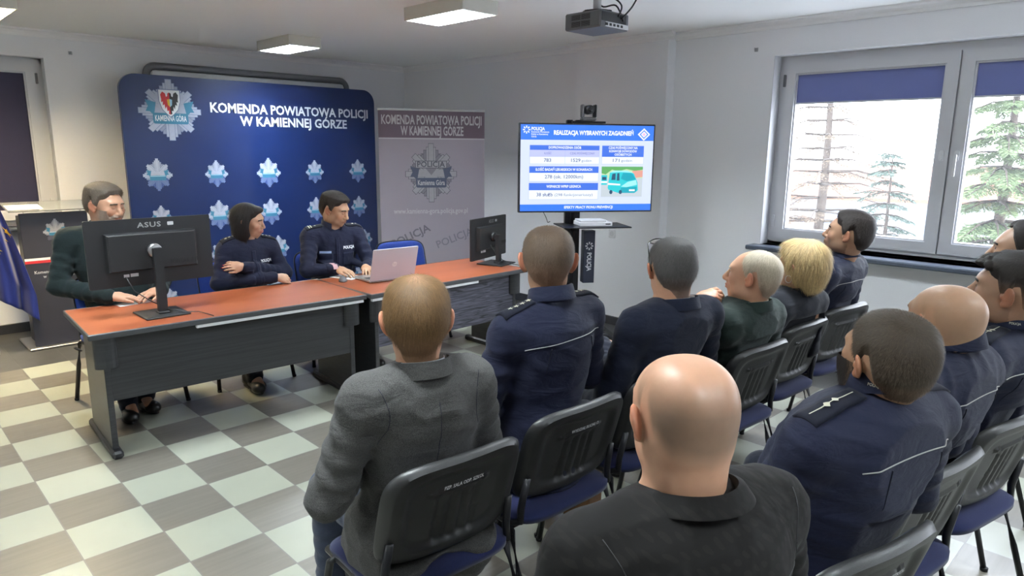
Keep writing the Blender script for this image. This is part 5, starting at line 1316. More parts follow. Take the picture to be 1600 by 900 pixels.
def person(o):
    """builds one seated figure; o: dict of options. Local frame: x right, y forward, z up, origin on the floor under the hips"""
    o.setdefault('face', True); o.setdefault('eyes', 'open'); o.setdefault('brow', tuple(np.array(o['hair']['col'])*.7) if o.get('hair') else (.10, .07, .05))
    az = o['az']; root = empty('person', (o['x'], o['y'], 0), -math.radians(az), label=o['label'], cat='person')
    Rw = rotm(az); H = Rw.T@(np.array(o['head'])-np.array([o['x'], o['y'], 0])); s = o.get('hs', 1.)
    Rh = rotm(o.get('haz', az)-az, o.get('hp', 0), o.get('hr', 0))
    hips = np.array([0, .0, .535]); b = o.get('bulk', 1.)
    Nk = H+Rh@np.array([0, -.030, -.080])*s*.5+np.array([0, -.022, -.098])*s+np.array(o.get('neck', (0, 0, 0)))
    sw = o.get('sw', .170)*b**.5; sd = o.get('sdrop', .060)
    tw = math.radians(o.get('twist', 0)); tx = np.array([math.cos(tw), -math.sin(tw), 0]); ty = np.array([math.sin(tw), math.cos(tw), 0])
    SH = {q: Nk+tx*q*sw+ty*(.012)+np.array([0, 0, -sd]) for q in (-1, 1)}
    arms = o.get('arms', {})
    for q in (-1, 1): SH[q] = SH[q]+np.array([0, 0, q*o.get('tilt', 0)])
    EL = {}; WR = {}
    for q in (-1, 1):
        e, w = arms.get(q, ((.075, .05, -.265), (-.06, .24, .80)))
        EL[q] = SH[q]+np.array([q*e[0], e[1], e[2]])
        WR[q] = np.array([q*w[0], w[1], w[2]]) if len(w) == 3 else np.array(w[:3])
    mid = lambda t: hips*(1-t)+(Nk+np.array([0, .01, 0]))*t
    legs = o.get('legs', {}); KN = {}; AN = {}
    for q in (-1, 1):
        k, a = legs.get(q, ((.13, .42, .49), (.13, .40, .10)))
        KN[q] = np.array([q*k[0], k[1], k[2]]); AN[q] = np.array([q*a[0], a[1], a[2]])
    sk = SKIN[o.get('skin', 'fair')]
    # ---- skin body: one continuous surface
    HP = head_prims(o); EP = ear_prims(o); nr = o.get('neck_r', .056)
    body = xform(HP, Rh, H, s)+[cap(H+Rh@np.array([0, -.030, -.050])*s, Nk+np.array([0, .020, -.05]), nr*s, nr*s, .025)]+xform(EP, Rh, H, s)
    if o.get('nape'): body.append(ell(H+Rh@np.array([0, -.078, -.072])*s, (.060, .028, .022), .016))
    fo = np.array([0, .045, 0]); body += [ell(mid(.15)+fo, (.13, .09, .10), .05), ell(mid(.45)+fo, (.11*b, .070*b, .13), .05), ell(mid(.78)+fo*.6, (.13*b, .070, .12), .05), cap(SH[-1], SH[1], .040, .040, .04)]
    for q in (-1, 1):
        body += [cap(SH[q], EL[q], .038, .034, .02), cap(EL[q], WR[q], .034, .025, .02), cap(hips+np.array([q*.085, 0, 0]), KN[q], .07, .05, .03), cap(KN[q], AN[q], .045, .035, .02), cap(AN[q], AN[q]+np.array([0, .12, -.05]), .034, .026, .02)]
    tipsall = {}
    for q in (-1, 1):
        h = o.get('hands', {}).get(q)
        if h is None: h = dict(d=(-q*.7, .35, -.15), n=(0, .3, 1), curl=(.5, .5, .5, .5))
        hp_, tips = hand_prims(WR[q]+np.array(h['d'])/np.linalg.norm(h['d'])*.015, h['d'], h['n'], h.get('side', q), h.get('curl', (.4,)*4), h.get('thumb', (.5, .6)), o.get('hand_s', 1.)*s**.5, h.get('spread', .06)); body += hp_; tipsall[q] = tips
    allp = np.array([H+np.array([0, 0, .14]), H-.13, H+.13, hips-np.array([.17, .15, .1])]+[v for q in (-1, 1) for v in (SH[q], EL[q], WR[q], KN[q], AN[q]+np.array([0, .16, -.06]), AN[q]-np.array([0, .05, .09]))]+[t[0] for q in (-1, 1) for t in tipsall[q]])
    lo = allp.min(0)-.06; hi = allp.max(0)+.06
    g = Grid(lo, hi, o.get('h', .0045)).add(body); V, F = g.mesh(1); del g
    # pigment
    ph = (V-H)@Rh/s; C = np.tile(np.array(sk), (len(V), 1)); inhead = (np.abs(ph) < .135).all(1)
    def tint(mask, c, k): C[mask] = C[mask]*(1-k[:, None] if np.ndim(k) else 1-k)+np.array(c)*(k[:, None] if np.ndim(k) else k)
    r = np.abs(ph[:, 0])
    m = inhead & (r > .0835); tint(m, np.array(sk)*np.array([1.02, .70, .64]), .75)
    m = inhead & (ph[:, 1] > .05); k = np.clip(1-np.hypot(r[m]-.045, ph[m, 2]+.025)/.035, 0, 1)*.45; tint(m, np.array(sk)*np.array([1.03, .80, .78]), k)
    m = inhead & (ph[:, 1] > .088) & (r < .024) & (np.abs(ph[:, 2]+.064) < .011); tint(m, np.array(o.get('lip', tuple(np.array(sk)*np.array([.88, .66, .66])))), .7)
    if o.get('shadow_beard'):
        m = inhead & (ph[:, 2] < -.028) & (ph[:, 1] > -.02); k = np.clip((-.028-ph[m, 2])/.03, 0, 1)*o['shadow_beard']; tint(m, np.array(sk)*.42, k)
    if o.get('scalp'):
        zl = hair_field(ph, 'stubble', 1., .05); m = inhead & (zl > 0) & (r < .0845); k = np.clip(zl[m], 0, 1)*np.clip((.085-ph[m, 2])/.06, 0, 1)*o['scalp']; tint(m, np.array(sk)*np.array([.42, .46, .47]), k)
    bodyo = mesh_obj('body', V, F, M['skin'], root, smooth=True, cols=np.clip(C, 0, 1))
    # nails
    if o.get('nails'):
        mb = MB()
        for t, d, n in tipsall[o['nails']]: 
            P = np.array(t)+np.array(n)*.0062+np.array(d)*.002; mb.lathe([(0, -.001), (.0045, -.0008), (.005, 0), (.0035, .0012), (0, .0015)], P, 8)
        o2 = mb.build('fingernails', M['nail'], root, smooth=True); o2['label'] = 'red varnished fingernails'
    # ---- clothes
    e = o.get('thick', .010); top = M[o['top']]; fd = o.get('fold', .004)
    sitk = [ell(mid(.02)+np.array([0, -.02, .01]), (.170*b, .135*b, .10), .05)]
    tor = sitk+[ell(mid(.28)+np.array([0, .025*b, 0]), (.150*b, .125*b, .15), .06), ell(mid(.60)+np.array([0, .01, 0]), (.160*b, .118*b, .17), .06), ell(mid(.80)+np.array([0, -.015, 0]), (.155*b, .105*b, .12), .06)]
    tor += [cap(SH[-1]+np.array([.03, 0, 0]), SH[1]-np.array([.03, 0, 0]), .058, .058, .05)]
    for q in (-1, 1): tor += [cap(Nk+np.array([q*.03, -.005, -.040]), SH[q]-np.array([q*.02, 0, -.004]), .040, .044, .04)]
    if o.get('belly'): tor += [ell(mid(.3)+np.array([0, .09, -.01]), (.15*b, .10, .13), .05)]
    arm = []
    ua = o.get('arm', 1.)
    for q in (-1, 1):
        wv = WR[q]-EL[q]; wv /= np.linalg.norm(wv)
        arm += [ell(SH[q]+np.array([q*.004, 0, -.012]), np.array([.058, .060, .062])*ua, .022), cap(SH[q], EL[q], .054*ua, .044*ua, .022, 'u', fd*.55), cap(EL[q], WR[q]-wv*o.get('cuff', {}).get(q, .012), .045*ua, .033*ua, .018, 'u', fd*.55)]
    extra = []
    if o.get('skirt'):
        for q in (-1, 1): extra += [ell(hips+np.array([q*.12, -.01, -.055]), (.085*b, .15, .16), .05)]
        extra += [ell(hips+np.array([-.165, .02, -.10]), (.045, .13, .17), .04)]
    C2 = inflate(tor+extra, e)+inflate(arm, e)
    pts = np.array([hips-np.array([.25*b, .22, .30 if o.get('skirt') else .14]), hips+np.array([.25*b, .25, 0]), Nk+.09, Nk-.09]+[v for q in (-1, 1) for v in (SH[q]+.1, SH[q]-.1, EL[q]+.09, EL[q]-.09, WR[q]+.07, WR[q]-.07)])
    g = Grid(pts.min(0), pts.max(0), o.get('hc', .0085)).add(C2).folds(fd, o.get('seed', 1), o.get('wl', .085))
    if o.get('chair_back', True):      # the back rests against the chair instead of passing through it
        Y = g.ax[1][None, :, None]; Z = g.ax[2][None, None, :]; cb = o.get('cy', .02)
        yf = cb-.158-.29*(Z-.664)-np.maximum(0, Z-.845)*3.+.004*np.clip((.5-Z)/.05, 0, 1); cut = (yf-Y)*np.where(Z > .845, .32, 1.)
        cut = np.where((Z < .49) | (np.abs(g.ax[0][:, None, None]) > sw+.012), -1, cut).astype(np.float32); g.d = np.maximum(g.d, np.broadcast_to(cut, g.d.shape)).astype(np.float32)
    g.add([cap(Nk+np.array([0, .012, .030]), Nk+np.array([0, 0, .2]), .050*s, .055*s, .012, 's')])
    Vc, Fc = g.mesh(1); del g
    clo = mesh_obj(o.get('top_name', 'jacket'), Vc, Fc, top, root, smooth=True)
    # trousers
    tr = [ell(mid(0)+np.array([0, -.01, .0]), (.165*b, .13*b, .085), .04)]
    for q in (-1, 1):
        tr += [cap(hips+np.array([q*.085, .01, -.01]), KN[q], .092*b**.5, .066, .03, 'u', .002), cap(KN[q], AN[q]+np.array([0, .012, -.022]), .064, .054, .02, 'u', .003)]
    pts = np.array([hips-np.array([.24*b, .2, .15]), hips+np.array([.24*b, .2, .1])]+[v for q in (-1, 1) for v in (KN[q]+.1, KN[q]-.1, AN[q]+.08, AN[q]-.08)])
    g = Grid(pts.min(0), pts.max(0), .010).add(tr).folds(.003, 5+o.get('seed', 1), .09); Vt, Ft = g.mesh(1); del g
    mesh_obj('trousers', Vt, Ft, M[o.get('trousers', 'trouser')], root, smooth=True)
    for q in (-1, 1):
        a = AN[q]; toe = rotm(o.get('toe', {}).get(q, q*8))@np.array([0, 1, 0]); z0 = a[2]-.095
        g = Grid(a-np.array([.16, .16, .11]), a+np.array([.2, .26, .08]), .0055)
        A3 = np.array([a[0], a[1], z0+.035])
        g.add([cap(A3+toe*-.03, A3+toe*.14, .040, .036, .02), cap(A3+np.array([0, 0, .02]), A3+np.array([0, 0, .085]), .042, .040, .025), ell(A3+toe*.12+np.array([0, 0, -.005]), (.044, .05, .030), .02)])
        Z = g.ax[2][None, None, :]; g.d = np.maximum(g.d, (z0+.012)-Z).astype(np.float32); g.d[...] = np.where(g.d > .05, .3, g.d)
        Vs, Fs = g.mesh(1); so = mesh_obj('shoe', Vs, Fs, M[o.get('shoe', 'shoe')], root, smooth=True)
        mb = MB(); c0 = a[:2]; tv_ = toe[:2]; sd_ = np.array([tv_[1], -tv_[0]])
        out = [(math.cos(t)*.045*(1 if math.sin(t) > 0 else .85), (.165 if math.sin(t) > 0 else .078)*math.sin(t)+.0) for t in np.linspace(0, 2*PI, 25)[:-1]]
        mb.prism(out, z0+.0005, z0+.016, lambda u, v, w: (c0[0]+sd_[0]*u+tv_[0]*(v+.01), c0[1]+sd_[1]*u+tv_[1]*(v+.01), w)); mb.build('sole', M['black'], so)
    # ---- hair on its own scalp grid (head frame)
    def head_grid(h=.003, ears=False):
        gg = Grid((-.125, -.15, -.16), (.125, .15, .17), h).add(HP+[cap((0, -.030, -.050), tuple(Rh.T@(Nk+np.array([0, .012, -.02])-H)/s), nr, nr+.008, .025)]+([ell((0, -.078, -.072), (.060, .028, .022), .016)] if o.get('nape') else [])); return gg
    hair = o.get('hair')
    def place(V_): return (V_*s)@Rh.T+H
    if hair:
        gg = head_grid(); X, Y, Z = gg.pts((slice(None),)*3); P = np.stack(np.broadcast_arrays(X, Y, Z), -1)
        if hair['style'] in HAIRLINES:
            th = hair_field(P, hair['style'], hair['t'], hair.get('fade', .05), hair.get('top', 0.), hair.get('side', 1.)); gg.d = (gg.d-th).astype(np.float32)
            if hair.get('blobs'): gg.add([ell(*q) for q in hair['blobs']])
            gg.d[:, :, P[0, 0, :, 2] < -.13] = .1
        else:
            base = gg.d.copy(); gg.d = (gg.d-hair_field(P, 'short', hair['t'], .03)).astype(np.float32); gg.add([ell(*q) if len(q) < 7 else cap(*q[:-1]) for q in hair['blobs']])
        hv, hf = gg.mesh(1)
        thv = hair_field(hv, hair['style'] if hair['style'] in HAIRLINES else 'short', 1., .03)
        if hair['style'] not in HAIRLINES: thv = np.ones(len(hv))
        mask = thv > .06
        hc = np.array(hair['col']); cols = np.tile(hc*.85, (len(hv), 1))
        if hair.get('thin') is not None:      # thinner crown shows scalp colour
            q = np.linalg.norm(hv-np.array(hair['thin'][:3]), axis=1); k = np.clip(1-q/hair['thin'][3], 0, 1)[:, None]*.85; cols = cols*(1-k)+np.array(sk)*.9*k
        if hair.get('fadecol') is not None:   # clipped sides show scalp
            k = np.clip((hair['fadecol'][0]-hv[:, 2])/hair['fadecol'][1], 0, 1)[:, None]*hair['fadecol'][2]; cols = cols*(1-k)+np.array(sk)*.75*k
        vv, ff, cc = [place(hv)], [hf], [cols]
        if hair.get('n', 0):
            for (mn, kw) in [(hair['n'], hair.get('kw', {}))]:
                if hair.get('noface'): mask = mask & ~((hv[:, 1] > .025) & (hv[:, 2] < hair['noface']))
                st = strands(hv, hf, mask, mn, hair['len'], hair.get('w', .0008), hair['col'], rg=np.random.default_rng(o.get('seed', 1)), **kw)
                if hair.get('fadecol') is not None and st is not None:
                    k = np.clip((hair['fadecol'][0]-st[0][:, 2])/hair['fadecol'][1], 0, 1)[:, None]*hair['fadecol'][2]*.8; st = (st[0], st[1], st[2]*(1-k)+np.array(sk)*.7*k)
                nb = sum(len(v) for v in vv); vv.append(place(st[0])); ff.append(st[1]+nb); cc.append(st[2])
        ho = mesh_obj('hair', np.concatenate(vv), np.concatenate(ff), M['hair'], root, smooth=True, cols=np.clip(np.concatenate(cc), 0, 1))
    fh = o.get('beard')
    if fh:
        gg = head_grid(); X, Y, Z = gg.pts((slice(None),)*3)
        zt = fh.get('z', -.030); t = np.clip((zt-Z)/.016, -1, 1)*np.clip((Y+.015)/.02, -1, 1); t = np.minimum(np.clip((zt+np.maximum(0, np.abs(X)-.035)*1.6-Z)/.016, -1, 1), np.clip((Y-fh.get('y', .0))/.035, -1, 1))
        mouth = np.clip((np.hypot(X/.026, (Z+.064)/.0085)-1)/.25, -1, 1); t = np.minimum(t, np.where(Y > .07, mouth, 1)); t = np.minimum(t, np.clip((Z+.128)/.01, -1, 1))
        t = np.minimum(t, np.where((Y > .074) & (Z > -.058), np.clip((.034-np.abs(X)+(-.045-Z)*.8)/.006, -1, 1), 1))
        gg.d = (gg.d-np.where(t > 0, fh['t']*t, .006*t)).astype(np.float32)
        hv, hf = gg.mesh(1); m = (hv[:, 2] < zt+.02) & (hv[:, 1] > fh.get('y', -.005)-.01)
        keep = m[hf].all(1); kk = np.clip(np.minimum((hv[:, 1]-fh.get('y', 0)-.004)/.03, (zt+np.maximum(0, np.abs(hv[:, 0])-.035)*1.6-hv[:, 2])/.014), 0, 1)[:, None]; cols = np.array(fh['col'])*kk+np.array(sk)*.85*(1-kk)
        st = strands(hv, hf[keep], np.ones(len(hv), bool), fh.get('n', 2500), fh.get('len', .010), .0009, fh['col'], crown=(0, .06, .03), lift=.5, down=1., rg=np.random.default_rng(3))
        vv, ff, cc = [place(hv)], [hf[keep]], [cols]
        if st is not None:
            # strands only where hair stands above the skin
            vv.append(place(st[0])); ff.append(st[1]+len(hv)); cc.append(st[2])
        mesh_obj('beard', np.concatenate(vv), np.concatenate(ff), M['hair'], root, smooth=True, cols=np.clip(np.concatenate(cc), 0, 1))
    bc = o.get('brow')
    if bc:
        gg = head_grid(.0028); X, Y, Z = gg.pts((slice(None),)*3); ax_ = np.abs(X)
        zc = .0225-.10*np.maximum(0, ax_-.034)*1.2+.02*np.minimum(0, ax_-.03); t = np.minimum(np.clip((.0048-np.abs(Z-zc))/.003, -1, 1), np.clip((.021-np.abs(ax_-.031))/.004, -1, 1)); t = np.minimum(t, np.clip((Y-.03)/.01, -1, 1))
        gg.d = (gg.d-np.where(t > 0, .0028*t, .006*t)).astype(np.float32); hv, hf = gg.mesh(0); keep = ((hv[:, 1] > .04) & (np.abs(hv[:, 2]-.02) < .014))[hf].all(1)
        mesh_obj('eyebrows', place(hv), hf[keep], M['hair'], root, smooth=True, cols=np.tile(np.array(bc), (len(hv), 1)))
    if o.get('face', False):
        for q in (-1, 1):
            if o.get('eyes', 'shut') != 'shut':
                mb = MB(); c = np.array([q*.031, .0790, .0035]); n = 12; vs = []; fs = []
                for j in range(9):
                    for i in range(n):
                        a, p = 2*PI*i/n, PI*j/8; vs.append(place((c+np.array([math.sin(p)*math.cos(a), math.cos(p), math.sin(p)*math.sin(a)])*.0112)[None])[0])
                for j in range(8):
                    for i in range(n): fs.append((j*n+i, j*n+(i+1) % n, (j+1)*n+(i+1) % n, (j+1)*n+i))
                mb.add(vs, fs[n*2:], 0); mb.add(vs, fs[:n*2], 1); mb.build('eye', [M['eye_white'], M['eye_dark']], root, smooth=True)
            mb = MB(); z0 = -.0035 if o.get('eyes', 'shut') == 'shut' else .0068; pts = []
            for t in np.linspace(-1, 1, 9): pts.append(place(np.array([[q*.031+.0135*t, .0915-.0065*t*t-(.0 if q*t < 0 else .002), z0-.0022*(1-t*t)*(1 if z0 < 0 else -1)]]))[0])
            mb.tube(pts, .0011*s, 5); mb.build('eyelashes', M['lash'], root, smooth=True)
    return dict(cup=o.get('cup', 0.), cbk=o.get('cbk', .4), root=root, H=H, Rh=Rh, Nk=Nk, SH=SH, EL=EL, WR=WR, V=Vc, F=Fc, clo=clo, s=s, tx=tx, ty=ty, place=place, tips=tipsall)

# uniform details
def uniform(p, piping=True, left='stars4', right='stars4', chest=True, collar_txt=None, back=True):
    bv = bvh_of(p['V'], p['F']); clo = p['clo']; Nk, SH, tx, ty = p['Nk'], p['SH'], p['tx'], p['ty']
    co_ = collar_mesh('collar', Nk+np.array([0, .004, .014+p['cup']]), np.array([0, .10, 1]), ty, M['police'], clo, r0=(.065*p['s'], .071*p['s']), hgt=.040, flare=.019, drop=.044)
    if piping:
        W_ = .172; dz = (SH[1][2]-SH[-1][2])*.5; pts = [Nk+tx*t*W_+np.array([0, 0, -.105-.014*abs(t)**2+dz*t]) for t in np.linspace(-1, 1, 60)]
        q = [v for v in stick(bv, pts, ty, .0015) if v is not None]
        mb = MB(); mb.tube(q, .0015, 6); mb.build('piping', M['piping'], clo, smooth=True)
        for sx in (-1, 1):      # back pleats
            mb = MB(); pts = [Nk+tx*(sx*(.095+.015*t))+np.array([0, 0, -.122-.09*t+dz*sx*.5]) for t in np.linspace(0, 1, 14)]; q = [v for v in stick(bv, pts, ty, .0006) if v is not None]
            mb.tube(q, [.0024*(1-.8*i/len(q)) for i in range(len(q))], 5); mb.build('pleat', M['police2'], clo, smooth=True)
    for q, kind in ((-1, left), (1, right)):
        if kind is None: continue
        o_f = .004 if back else .026
        a = Nk+tx*q*.088+ty*o_f; b_ = SH[q]+tx*q*.034+ty*o_f*.6; d = b_-a; d[2] = 0; L = float(np.linalg.norm(d)); u = d/L; v = np.cross([0, 0, 1.], u); c = (a+b_)/2
        mb = MB(); thick_patch(mb, bv, c, u, v, L, .052, (0, 0, -1), 12, 6, .002, .0035, 1.18); ep = mb.build('epaulette', M['police2'], clo, smooth=True)
        mb = MB(); off = .0085
        if kind.startswith('stars'):
            n = int(kind[5:]); 
            for i in range(n):
                cx = L*.42-.028-i*.024; st = star5(0, 0, .0118); V2 = [(cx, 0)]+[(cx+x, y) for x, y in st]
                decal(mb, bv, V2, [(0, k+1, (k+1) % 10+1) for k in range(10)], c, u, v, (0, 0, -1), off)
        elif kind == 'bar2':
            decal(mb, bv, [(-L*.42, -.0013), (-L*.2, -.0013), (0, -.0013), (L*.2, -.0013), (L*.42, -.0013), (L*.42, .0013), (L*.2, .0013), (0, .0013), (-L*.2, .0013), (-L*.42, .0013)], [(0, 1, 8, 9), (1, 2, 7, 8), (2, 3, 6, 7), (3, 4, 5, 6)], c, u, v, (0, 0, -1), off)
            for cx in (-.010, .012):
                V2 = [(cx, 0)]
                for k in range(8): rr = .0085 if k % 2 == 0 else .0062; V2.append((cx+rr*math.cos(k*PI/4), rr*math.sin(k*PI/4)))
                decal(mb, bv, V2, [(0, k+1, (k+1) % 8+1) for k in range(8)], c, u, v, (0, 0, -1), off+.0006)
        elif kind == 'bars':
            for i, x0 in enumerate((.02, .034)): decal(mb, bv, [(x0, -.022), (x0+.006, -.022), (x0+.006, 0), (x0+.006, .022), (x0, .022), (x0, 0)], [(0, 1, 2, 5), (5, 2, 3, 4)], c, u, v, (0, 0, -1), off)
            st = star5(0, 0, .011); V2 = [(-.008, 0)]+[(-.008+x, y) for x, y in st]; decal(mb, bv, V2, [(0, k+1, (k+1) % 10+1) for k in range(10)], c, u, v, (0, 0, -1), off)
        mb.build('rank_mark', M['silver_thread'], ep)
    if collar_txt is not None:      # small pin letters on the turned-down collar
        q = collar_txt; bc = BVHTree.FromPolygons([v.co[:] for v in co_.data.vertices], [tuple(f.vertices) for f in co_.data.polygons])
        th = math.radians(112*q); dr = -(tx*math.sin(th)+ty*math.cos(th)); org = Nk-dr*.08+np.array([0, .004, .032+p['cup']]); u = np.cross([0, 0, 1.], -dr)
        V2, F2 = text_mesh('POLICJA', .0090, .02, width=.029); mb = MB(); decal(mb, bc, V2, F2, org, u, np.array([0, 0, 1.]), dr, .0012); mb.build('collar_lettering', M['silver_thread'], co_)
    if chest:
        cbk = p['cbk']; u = -tx; v = np.array([0, 0, 1.]); dirv = -ty     # seen from in front: u runs to the viewer's right
        mb = MB(); V2, F2 = text_mesh('POLICJA', .030, .035, width=.098); decal(mb, bv, V2, F2, Nk-tx*.092+np.array([0, 0, -.150]), u, v, dirv, .004, None, cbk); mb.build('chest_lettering', M['white'], clo)
        mb = MB(); thick_patch(mb, bv, Nk+tx*.088+np.array([0, 0, -.178]), u, v, .078, .016, dirv, 8, 2, .002, .001, 1., None, cbk); mb.build('name_tag', M['light_tag'], clo)
        mb = MB()
        for sx in (-1, 1): thick_patch(mb, bv, Nk+tx*sx*.088+np.array([0, 0, -.240]), u, v, .105, .105, dirv, 8, 8, .0008, .0015)
        mb.build('chest_pocket', M['police'], clo, smooth=True)
        mb = MB(); thick_patch(mb, bv, Nk+np.array([0, 0, -.20]), u, v, .030, .26, dirv, 4, 24, .0008, .0015); pl = mb.build('button_placket', M['police'], clo, smooth=True)
    return bv
def lapel_collar(p, mat, shirt=None, high=.030, r=(.070, .078)):
    s = p['s']; Nk, ty = p['Nk'], p['ty']
    collar_mesh('jacket_collar', Nk+np.array([0, -.002, .0]), np.array([0, .12, 1]), ty, M[mat], p['clo'], r0=(r[0]*s, r[1]*s), hgt=high+.006, flare=.012, drop=.042, gap=42, point=.05, th=.006)
    if shirt:
        so = collar_mesh('shirt_collar', Nk+np.array([0, .004, .010]), np.array([0, .12, 1]), ty, M[shirt], p['root'], r0=((r[0]-.010)*s, (r[1]-.010)*s), hgt=high-.006, flare=.006, drop=.024, gap=16, point=.02)
def seam(p, pts, dirv, name='seam', r=.0012, mat=None):
    bv = bvh_of(p['V'], p['F']); q = [v for v in stick(bv, pts, dirv, .0002) if v is not None]
    if len(q) > 3: mb = MB(); mb.tube(q, r, 5); mb.build(name, M[mat or 'black'], p['clo'], smooth=True)
# ------------------------------------------------------------------ the people
BUZZ = dict(crown=(0, -.060, .10), lift=.55, down=.3, jit=.18)
def P_grey_jacket():
    p = person(dict(x=.63, y=-2.335, az=8, twist=2, head=(.595, -2.38, 1.170), haz=34, hp=-6, hs=1.0, skin='pink', bulk=1.02, sw=.162, neck_r=.058, ear=1.1,
        label='person with ginger-blond hair in a grey jacket and white shirt, seated with arms folded', top='suit_grey', top_name='jacket', thick=.014, skirt=True, trousers='jeans', h=.004, seed=4, fold=.006,
        arms={-1: ((.10, .04, -.27), (-.02, .25, .80)), 1: ((.08, .03, -.27), (-.050, .15, .87))}, hands={1: dict(d=(-1, .05, .1), n=(0, .6, 1), curl=(.4, .4, .4, .4)), -1: dict(d=(.8, .4, 0), n=(0, .3, 1))},
        shoe='shoe', hair=dict(style='lowneck', t=.011, fade=.035, top=.008, col=(.165, .090, .034), thin=(.0, -.060, .115, .050), fadecol=(-.02, .05, .35), n=12000, len=.022, w=.0009, kw=dict(crown=(0, -.055, .12), lift=.22, down=.5, jit=.16, var=.4))))
    lapel_collar(p, 'suit_grey', 'shirt_white', high=.026, r=(.072, .080))
    Nk, tx, ty = p['Nk'], p['tx'], p['ty']
    seam(p, [Nk+np.array([0, 0, -.06-.35*t]) for t in np.linspace(0, 1, 40)], ty, 'centre_seam', .0010, 'suit_navy')
    for q in (-1, 1):
        c = p['SH'][q]; seam(p, [c-tx*q*.012+ty*(-.06)+np.array([0, 0, .05-.16*t])+tx*q*(-.02*math.sin(t*PI)) for t in np.linspace(0, 1, 24)], ty, 'sleeve_seam', .0010, 'suit_navy')
P_grey_jacket()
def P_four_stars():
    p = person(dict(x=1.165, y=-2.33, az=6, twist=0, tilt=.012, head=(1.215, -2.305, 1.262), haz=46, hp=-2, skin='pink', bulk=1.05, sw=.170, sdrop=.075, neck_r=.058, ear=1.1, seed=9,
        label='officer seen from behind with close-cropped brown hair and a four-star epaulette', top='police', top_name='uniform_shirt', h=.004, fold=.005,
        arms={-1: ((.085, .04, -.27), (-.05, .24, .78)), 1: ((.08, .05, -.27), (-.06, .25, .80))}, toe={1: 30},
        hair=dict(style='short', t=.0075, fade=.045, top=.004, col=(.115, .075, .048), fadecol=(.01, .07, .72), n=11000, len=.010, w=.0008, kw=BUZZ)))
    uniform(p, chest=False, left='stars4', right='stars4')
P_four_stars()
def P_glasses():
    p = person(dict(x=1.71, y=-2.33, az=6, twist=4, head=(1.78, -2.44, 1.185), haz=38, hp=-4, skin='pink', bulk=1.16, sw=.180, neck_r=.066, seed=14,
        label='person in a dark navy jacket with glasses pushed up on short dark grey hair', top='suit_navy', top_name='jacket', thick=.013, fold=.004, h=.0045,
        hair=dict(style='short', t=.009, fade=.04, top=.007, col=(.085, .078, .075), fadecol=(-.02, .06, .35), n=9000, len=.014, w=.0009, kw=dict(crown=(0, -.06, .10), lift=.35, down=.4, jit=.22, var=.5))))
    lapel_collar(p, 'suit_navy', 'shirt_white', high=.022, r=(.078, .086))
    pl = lambda *q: p['place'](np.array([q]))[0]; mb = MB()
    for sx in (-1, 1):
        mb.tube([pl(sx*.088, -.030, -.005), pl(sx*.090, -.012, .020), pl(sx*.090, .010, .07), pl(sx*.084, .038, .094), pl(sx*.070, .058, .104)], .0022, 6, flat=1.6)
        mb.tube([pl(sx*(.038+.032*math.cos(a)), .056+.020*math.sin(a), .104-.012*math.sin(a)) for a in np.linspace(0, 2*PI, 19)[:-1]], .0024, 6, closed=True)
    mb.tube([pl(-.008, .060, .107), pl(0, .057, .109), pl(.008, .060, .107)], .0022, 6); mb.build('glasses', M['frame_black'], p['root'], smooth=True)
P_glasses()
def P_white_hair():
    p = person(dict(cy=-.05, x=2.26, y=-2.325, az=4, twist=0, head=(2.27, -2.535, 1.112), haz=-14, hp=6, skin='pink', bulk=1.10, sw=.172, neck_r=.058, nose=1.15, seed=21, eyes='open', face=True, neck=(0, .03, .0),
        label='white-haired person in a dark green jacket resting chin on hand', top='suit_green', top_name='jacket', thick=.014, fold=.004, h=.004, brow=(.42, .36, .30),
        arms={-1: ((.01, .25, -.20), (.150, -.045, .985)), 1: ((.07, .05, -.26), (-.06, .24, .78))}, hands={-1: dict(d=(.66, -.66, .14), n=(-.5, .1, .85), curl=(.95, 1., 1.05, 1.1), thumb=(.8, .35)), 1: None} if False else {-1: dict(d=(.62, -.50, .42), n=(-.45, -.1, .85), curl=(.55, .7, .85, 1.0), thumb=(.8, .35))}, cuff={-1: .065},
        hair=dict(style='receding', t=.0065, fade=.035, top=-.003, col=(.52, .45, .34), fadecol=(.03, .08, .55), n=7000, len=.022, w=.0009, kw=dict(crown=(0, -.05, .11), lift=.15, down=.6, jit=.15, var=.2))))
    lapel_collar(p, 'suit_green', 'shirt_cream', high=.018, r=(.076, .084))
P_white_hair()
